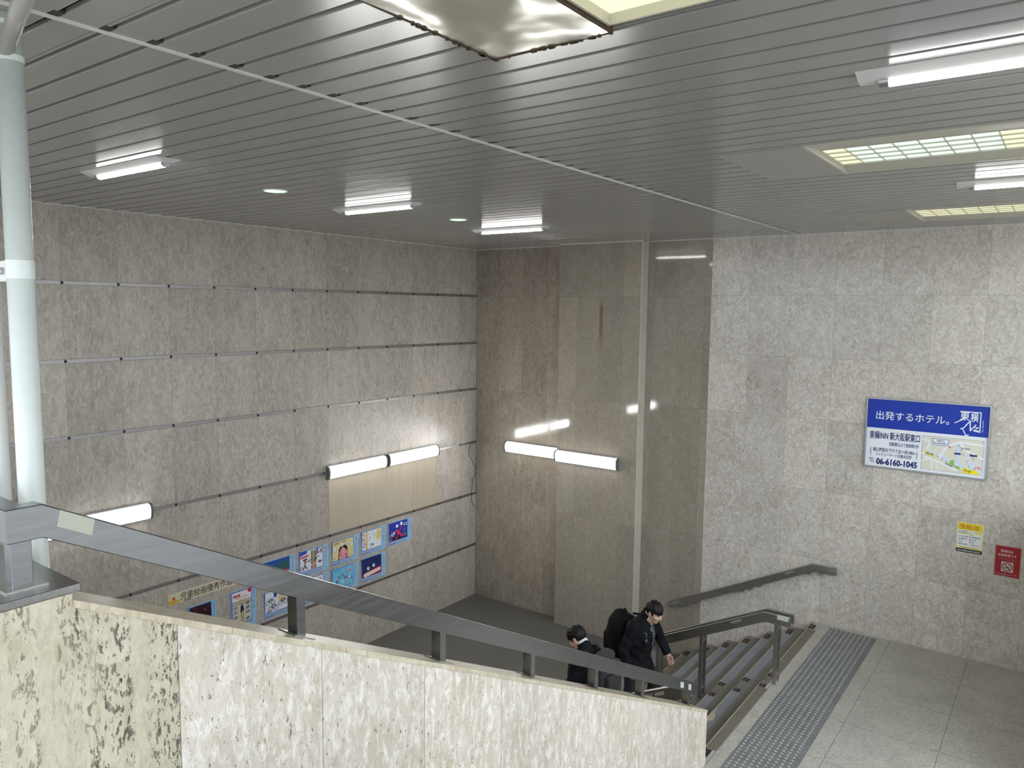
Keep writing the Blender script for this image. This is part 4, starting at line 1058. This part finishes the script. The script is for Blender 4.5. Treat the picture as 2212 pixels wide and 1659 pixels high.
def grow(name, mats, parent, f, lo, hi, h, pick=None, bump=None):
    V, F = nets(f, lo, hi, h)
    me = bpy.data.meshes.new(name); me.from_pydata(V.tolist(), [], F.tolist())
    for mt in (mats if isinstance(mats, list) else [mats]): me.materials.append(mt)
    me.polygons.foreach_set('use_smooth', [True] * len(me.polygons))
    if pick is not None:
        cen = V[F].mean(1); me.polygons.foreach_set('material_index', pick(cen).astype(np.int32))
    me.update()
    o = bpy.data.objects.new(name, me); COL.objects.link(o); o.parent = parent; return o

M['skin'] = plain('skin', (.56, .36, .28), .5, var=.06, vs=30)
M['skin_red'] = plain('lips', (.42, .19, .16), .5)
M['hair'] = plain('black_hair', (.005, .0045, .0045), .5, var=.4, vs=70, spec=.3)
M['eye'] = plain('dark_eye', (.02, .016, .014), .3)
M['coat'] = plain('black_coat', (.006, .0065, .009), .85, var=.25, vs=12, spec=.2)
M['suit'] = plain('dark_suit', (.007, .007, .0095), .75, var=.2, vs=12, spec=.2)
M['trouser'] = plain('dark_trousers', (.018, .018, .02), .8)
M['shirt'] = plain('white_shirt', (.72, .74, .80), .6)
M['shoe'] = plain('black_shoe', (.01, .01, .01), .3)
M['bag'] = plain('black_backpack', (.0045, .0045, .005), .8, var=.3, vs=20, spec=.2)
M['gloss'] = plain('glossy_black_strap', (.03, .033, .045), .25)
def tweed():
    t = NT('grey_tweed_backpack'); n = t.noise(t.map((1, 1, .4)), 130, 3, .7)
    return t.set(col=t.ramp(n, [(.35, (.012, .012, .014)), (.7, (.075, .078, .085))]), rough=.85)
M['tweed'] = tweed()
def plaid():
    t = NT('grey_plaid_scarf'); x, y, z = t.pos()
    a = t.line(z, 0, .035, .006); b = t.line(y, 0, .03, .005)
    return t.set(col=t.mix(t.m_('MAXIMUM', a, b), (.12, .13, .15), (.035, .04, .05)), rough=.9)
M['plaid'] = plaid()

def head_sdf(P, c, R, s=1.0):
    """skull, jaw, nose, brows, lips and ears about centre c; R columns forward/left/up"""
    Rm = np.array(R, np.float32)
    q = ((P - np.array(c, np.float32)) @ Rm) / s
    d = ell(q, (-.008, 0, .025), (.098, .077, .098))
    d = smin(d, ell(q, (.030, 0, -.045), (.062, .060, .075)), .04)
    d = smin(d, ell(q, (.062, 0, -.092), (.028, .032, .024)), .03)
    d = smin(d, rcone(q, (.088, 0, .012), (.108, 0, -.024), .008, .013), .014)
    for sg in (-1, 1):
        d = smin(d, ell(q, (.112, 0, -.028), (.008, .017, .008)), .008)
        d = smin(d, ell(q, (.068, sg * .040, -.028), (.030, .026, .024)), .022)
        d = smin(d, rcone(q, (.082, sg * .016, .026), (.072, sg * .048, .026), .008, .008), .014)
        d = smax(d, -ell(q, (.100, sg * .033, .006), (.016, .018, .010)), .012)
        d = smin(d, ell(q, (-.004, sg * .080, -.008), (.022, .010, .032), roty(-12)), .008)
        d = smax(d, -ell(q, (.004, sg * .091, -.004), (.010, .006, .016)), .005)
    d = smin(d, ell(q, (.094, 0, -.058), (.010, .024, .006)), .008)
    d = smin(d, ell(q, (.090, 0, -.069), (.010, .020, .006)), .008)
    return d * s
def hair_sdf(P, c, R, s, nape=-.075, fringe=.040):
    Rm = np.array(R, np.float32); q = ((P - np.array(c, np.float32)) @ Rm) / s
    d = ell(q, (-.014, 0, .036), (.114, .092, .106))
    wav = .0022 * np.sin(q[..., 1] * 190 + 40 * q[..., 0] + 3 * np.sin(q[..., 2] * 40)) + .0018 * np.sin(q[..., 0] * 90 + 60 * q[..., 2] + 40 * q[..., 1])
    d = d + wav
    # keep above the hairline: fringe in front, round the ears, nape behind
    line = np.where(q[..., 0] > .02, fringe - .25 * (q[..., 0] - .02), np.where(q[..., 0] > -.03, .018 + (q[..., 0] - .02) * -.1, nape))
    line = np.where((q[..., 0] <= .035) & (q[..., 0] > .008), fringe - .055 , line)
    d = smax(d, line - q[..., 2], .012)
    return d * s
def hand_sdf(P, w, dirv, palm_n, side, s=1.0, curl=.9):
    """wrist w, pointing dirv, palm facing palm_n, thumb towards side; fingers half closed"""
    dv = Vector(dirv).normalized(); pn = Vector(palm_n); pn = (pn - dv * pn.dot(dv)).normalized(); sd = Vector(side); sd = (sd - dv * sd.dot(dv) - pn * sd.dot(pn)).normalized()
    w = Vector(w)
    d = None
    def add(e, k=.008):
        nonlocal d
        d = e if d is None else smin(d, e, k)
    for j in range(4):
        o = sd * ((.030 - .020 * j) * s)
        add(rcone(P, w + o * .6, w + dv * (.085 * s) + o, .016 * s, .012 * s), .014)
    for j, L in enumerate((.072, .080, .075, .060)):
        k = w + dv * ((.088 - .004 * abs(j - 1)) * s) + sd * ((.030 - .020 * j) * s)
        ang = [.45 * curl, 1.35 * curl, 1.9 * curl]; p = k
        for q, (a, l) in enumerate(zip(ang, (.45, .30, .25))):
            nx = p + (dv * math.cos(a) + pn * math.sin(a)) * (L * l * s)
            add(rcone(P, p, nx, (.0095 - .0008 * q) * s, (.0088 - .0008 * q) * s), .003); p = nx
    a = w + dv * (.02 * s) + sd * (.022 * s); b = a + (dv * .6 + sd * .55 + pn * .45) * (.045 * s); c = b + (dv * .85 + pn * .45 + sd * -.05) * (.034 * s)
    add(rcone(P, a, b, .014 * s, .011 * s), .008); add(rcone(P, b, c, .0105 * s, .0085 * s), .004)
    return d

def person(name_label, loc, rz, J, opts):
    """J: joints in the person's own frame (x forward, y left, z up)"""
    root = thing('person', name_label, 'person', loc); root.rotation_euler = (0, 0, rz)
    hc, hR, hs = J['head'], roty(J['pitch']), J.get('hs', 1.0)
    if 'yaw' in J:
        a = math.radians(J['yaw']); Z = np.array([[math.cos(a), -math.sin(a), 0], [math.sin(a), math.cos(a), 0], [0, 0, 1]]); hR = (Z @ np.array(hR)).tolist()
    def limbs(P, d, k, grow_):
        for sg in ('L', 'R'):
            d = smin(d, rcone(P, J['sh' + sg], J['el' + sg], .050 + grow_, .042 + grow_), k)
            d = smin(d, rcone(P, J['el' + sg], J['wr' + sg], .041 + grow_, .029 + grow_), .02)
        return d
    def body(P):
        d = head_sdf(P, hc, hR, hs)
        nk = (np.array(hc) + np.array(hR) @ np.array((-.035, 0, -.07))).tolist()
        d = smin(d, rcone(P, nk, J['neck'], .052, .060), .025)
        d = smin(d, rcone(P, J['neck'], J['chest'], .075, .125), .05)
        d = smin(d, rcone(P, J['chest'], J['hip'], .125, .125), .05)
        d = limbs(P, d, .04, -.004)
        for sg in ('L', 'R'):
            d = smin(d, rcone(P, J['hp' + sg], J['kn' + sg], .080, .055), .04); d = smin(d, rcone(P, J['kn' + sg], J['an' + sg], .055, .038), .02)
            d = smin(d, rcone(P, J['an' + sg], J['to' + sg], .036, .028), .02)
            wv = Vector(J['wr' + sg]); dv = wv - Vector(J['el' + sg])
            d = smin(d, hand_sdf(P, J['wr' + sg], dv.normalized(), (0.25, 1.0 if sg == 'R' else -1.0, .0), (1, 0, .2), 1.0, 1.15), .012)
        return d
    lo = np.min([J[k] for k in J if isinstance(J[k], (tuple, list)) and len(J[k]) == 3], 0) - .2; hi = np.max([J[k] for k in J if isinstance(J[k], (tuple, list)) and len(J[k]) == 3], 0) + .2
    lo[2] = max(lo[2], -.01)
    Rm = np.array(hR)
    def pick(cen):
        q = ((cen - np.array(hc)) @ Rm) / hs
        m = np.zeros(len(q))
        lips = (q[:, 0] > .080) & (np.abs(q[:, 2] + .063) < .007) & (np.abs(q[:, 1]) < .022); m[lips] = 1
        for sg in (-1, 1):
            e = (((q[:, 1] - sg * .033) / .017) ** 2 + ((q[:, 2] - .002) / .0055) ** 2 < 1) & (q[:, 0] > .05); m[e] = 2
            b = (np.abs(q[:, 1] - sg * .034) < .021) & (np.abs(q[:, 2] - .026) < .0055) & (q[:, 0] > .05); m[b] = 2
        return m
    grow('body', [M['skin'], M['skin_red'], M['eye']], root, body, lo, hi, .006, pick)
    grow('hair', M['hair'], root, lambda P: hair_sdf(P, hc, hR, hs, **opts.get('hair', {})), np.array(hc) - .2, np.array(hc) + .2, .005)
    # trousers, shoes
    def tr(P):
        d = ell(P, J['hip'], (.135, .165, .13))
        for sg in ('L', 'R'):
            d = smin(d, rcone(P, J['hp' + sg], J['kn' + sg], .098, .078), .05); d = smin(d, rcone(P, J['kn' + sg], J['an' + sg], .078, .068), .03)
        return smax(d, np.minimum(np.maximum(J['anL'][2] - .02 - P[..., 2], 0 * P[..., 2] - 1), J['anR'][2] - .02 - P[..., 2]), .01)
    grow('trousers', M['trouser'], root, tr, lo, hi, .012)
    for sg in ('L', 'R'):
        an, to = Vector(J['an' + sg]), Vector(J['to' + sg])
        f = lambda P: smax(smin(rcone(P, an + Vector((-.035, 0, -.025)), to, .045, .042), rcone(P, an, an + Vector((0, 0, -.03)), .045, .05), .03), (to.z - .042) - P[..., 2], .006)
        m_ = Vector((min(an.x, to.x), an.y, 0)); grow('shoe', M['shoe'], root, f, (min(an.x, to.x) - .12, min(an.y, to.y) - .09, to.z - .06), (max(an.x, to.x) + .1, max(an.y, to.y) + .09, an.z + .08), .008)
    # coat / jacket
    nk = np.array(J['neck'])
    fold = opts.get('fold', 1.0)
    def coat(P):
        ch, hp = np.array(J['chest']), np.array(J['hip'])
        shm = (np.array(J['shL']) + np.array(J['shR'])) / 2
        d = rcone(P, J['shL'], J['shR'], .075, .075)
        d = smin(d, ell(P, ch, (.165, .205, .21)), .06)
        d = smin(d, ell(P, (ch + hp) / 2, (.168, .20, .20)), .06)
        hem = np.array(J['hem'])
        Q = P.copy()
        d2 = rcone(Q * np.array((1, .82, 1), np.float32), hp * np.array((1, .82, 1)), hem * np.array((1, .82, 1)), .168, .19)
        d = smin(d, d2, .07)
        d = limbs(P, d, .05, .020)
        d = smin(d, rcone(P, nk + (-.02, 0, -.05), nk + (.0, 0, .035), .100, .084), .04)
        d = d + fold * (.004 * np.sin(P[..., 2] * 46 + P[..., 0] * 34 + np.sin(P[..., 1] * 40)) + .0025 * np.sin(P[..., 1] * 70 + P[..., 2] * 22))
        d = smax(d, hem[2] - P[..., 2], .01)
        for sg in ('L', 'R'):   # open the cuffs so the hands come out
            wv = np.array(J['wr' + sg]); dv = wv - np.array(J['el' + sg]); dv = dv / np.linalg.norm(dv)
            d = np.where(np.linalg.norm(P - wv, axis=-1) < .075, smax(d, (P - (wv - dv * .005)) @ dv.astype(np.float32), .008), d)
        # V neck in front and open collar
        fr = np.array(J['vneck'])
        d = smax(d, -rcone(P, nk + (.05, 0, .10), fr, .062, .012), .012)
        d = smax(d, P[..., 2] - (nk[2] + .085) + .75 * (P[..., 0] - nk[0]), .008)
        return d
    co = grow(opts['coat'][0], opts['coat'][1], root, coat, lo - .05, hi + .05, .009)
    # shirt with a stand-up collar
    hcen = np.array(hc)
    def shirt(P):
        d = smin(rcone(P, nk + (.012, 0, .06), np.array(J['chest']), .070, .125), ell(P, np.array(J['chest']) + (.01, 0, 0), (.132, .15, .19)), .04)
        d = smax(d, (P[..., 2] - (nk[2] + opts['collar'][0])) + opts['collar'][1] * (P[..., 0] - nk[0]), .006)
        return smax(d, J['chest'][2] - .2 - P[..., 2], .01)
    grow('shirt', M['shirt'], root, shirt, lo, hi, .008)
    return root, hR

# person climbing the steps with the black backpack: faces +X
P2 = (-4.08, 8.15, ZL - 5 * RISE)
J2 = dict(head=(.235, -.01, 1.515), pitch=22, yaw=-8, hs=1.0, neck=(.145, 0, 1.425), chest=(.065, 0, 1.21), hip=(-.01, 0, .92), hem=(.03, 0, .74), vneck=(.20, 0, 1.12),
    shL=(.11, .195, 1.345), shR=(.06, -.195, 1.345), elL=(.19, .27, 1.09), elR=(-.02, -.285, 1.06), wrL=(.31, .25, .905), wrR=(.05, -.27, .83),
    hpL=(.0, .09, .90), hpR=(-.02, -.09, .90), knL=(.22, .09, .60), knR=(-.10, -.09, .52), anL=(.17, .09, .245), anR=(-.29, -.09, .15 - .0), toL=(.29, .09, .195), toR=(-.19, -.09, .045))
J2['anL'] = (.17, .09, .153 + .09); J2['toL'] = (.31, .09, .153 + .043); J2['anR'] = (-.14, -.09, .095); J2['toR'] = (.0, -.09, .043); J2['knR'] = (-.01, -.09, .50)
r2, R2 = person('person in a black coat climbing the steps with hand forward, wearing a large black backpack', P2, 0.0, J2, dict(coat=('coat', M['coat']), collar=(.09, .30), hair=dict(nape=-.07, fringe=.034)))
def scarf(P):
    d = np.minimum(rcone(P, (.165, .012, 1.385), (.225, .0, 1.24), .030, .026), rcone(P, (.225, 0, 1.24), (.215, 0, 1.08), .026, .012))
    for sg in (-1, 1): d = smin(d, rcone(P, (.11, sg * .062, 1.395), (.185, sg * .022, 1.35), .022, .024), .02)
    return d
grow('scarf', M['plaid'], r2, scarf, (.03, -.12, 1.0), (.3, .12, 1.46), .007)
# backpack on the back: a thing of its own
b2 = thing('backpack', 'large rounded black backpack on the back of the person climbing the steps', 'backpack', (P2[0] - .215, P2[1], P2[2] + 1.14))
tlt = roty(-4)
def pack(P):
    d = smin(ell(P, (-.02, 0, .0), (.155, .185, .295)), rbox(P, (.03, 0, -.04), (.12, .165, .25), .07), .06)
    return d + .003 * np.sin(P[..., 2] * 40 + P[..., 1] * 30)
grow('pack_body', M['bag'], b2, pack, (-.22, -.24, -.34), (.22, .24, .34), .010)
grow('front_pocket', M['bag'], b2, lambda P: rbox(P, (-.13, 0, -.10), (.06, .13, .13), .05), (-.24, -.2, -.3), (0, .2, .1), .010)
mb = MB(); mb.tube([(.06, -.03, .265), (.035, -.03, .305), (.035, .03, .305), (.06, .03, .265)], .011, 8); mb.build('carry_handle', M['bag'], None, True).parent = b2
for sg in (-1, 1):
    yy = sg * .125
    mb = MB(); mb.tube([(.10, yy, .225), (.22, yy, .245), (.36, yy, .19), (.415, yy * .98, .06), (.37, yy * 1.15, -.07), (.22, yy * 1.5, -.14), (.10, yy * 1.3, -.18)], [.016] * 7, 8); mb.build('shoulder_strap', M['bag'], None, True).parent = b2
mb = MB(); mb.tube([(.405, -.14, .075), (.42, -.145, .02)], .026, 10); ch = mb.build('hanging_pouch', M['gloss'], None, True); ch.parent = b2
mb = MB(); mb.tube([(.40 + .02 * math.cos(a), -.14, .12 + .026 * math.sin(a)) for a in [2 * math.pi * q / 12 for q in range(13)]], .0035, 6); mb.build('ring_clip', M['alu'], None, True).parent = ch

# person going down in front, head bowed: faces -X
P1 = (-4.21, 7.13, ZL - 6 * RISE)
J1 = dict(head=(.10, 0, 1.575), pitch=38, yaw=6, hs=1.03, neck=(.015, 0, 1.475), chest=(-.03, 0, 1.27), hip=(-.01, 0, .95), hem=(.0, 0, .74), vneck=(.09, 0, 1.18),
    shL=(-.02, .18, 1.40), shR=(-.02, -.18, 1.40), elL=(.02, .25, 1.13), elR=(.0, -.25, 1.13), wrL=(.20, .19, 1.05), wrR=(.12, -.24, .93),
    hpL=(.0, .09, .92), hpR=(.0, -.09, .92), knL=(.09, .09, .50), knR=(-.03, -.09, .50), anL=(.05, .09, .095), anR=(-.08, -.09, .095), toL=(.19, .09, .043), toR=(.05, -.09, .043))
r1, R1 = person('person with bowed head and white collar going down, half hidden by the parapet handrail', P1, math.pi, J1, dict(coat=('jacket', M['suit']), collar=(.125, .20), hair=dict(nape=-.062, fringe=.03)))
b1 = thing('backpack', 'dark grey tweed backpack on the back of the person with the bowed head', 'backpack', (P1[0] + .245, P1[1], P1[2] + 1.24)); b1.rotation_euler = (0, 0, math.pi)
grow('pack_body', M['tweed'], b1, lambda P: rbox(P, (-.005, 0, 0), (.085, .15, .27), .06) + .003 * np.sin(P[..., 2] * 45 + 2 * P[..., 1]), (-.2, -.2, -.34), (.16, .2, .34), .010)
grow('front_pocket', M['tweed'], b1, lambda P: rbox(P, (-.115, 0, -.09), (.04, .12, .13), .03), (-.2, -.16, -.26), (0, .16, .08), .010)
for sg in (-1, 1):
    yy = sg * .11
    mb = MB(); mb.tube([(.06, yy, .22), (.16, yy * 1.05, .265), (.27, yy * 1.1, .22), (.36, yy * 1.1, .10), (.36, yy * 1.3, -.05), (.26, yy * 1.7, -.14), (.06, yy * 1.2, -.2)], .017, 8); mb.build('shoulder_strap', M['gloss'], None, True).parent = b1
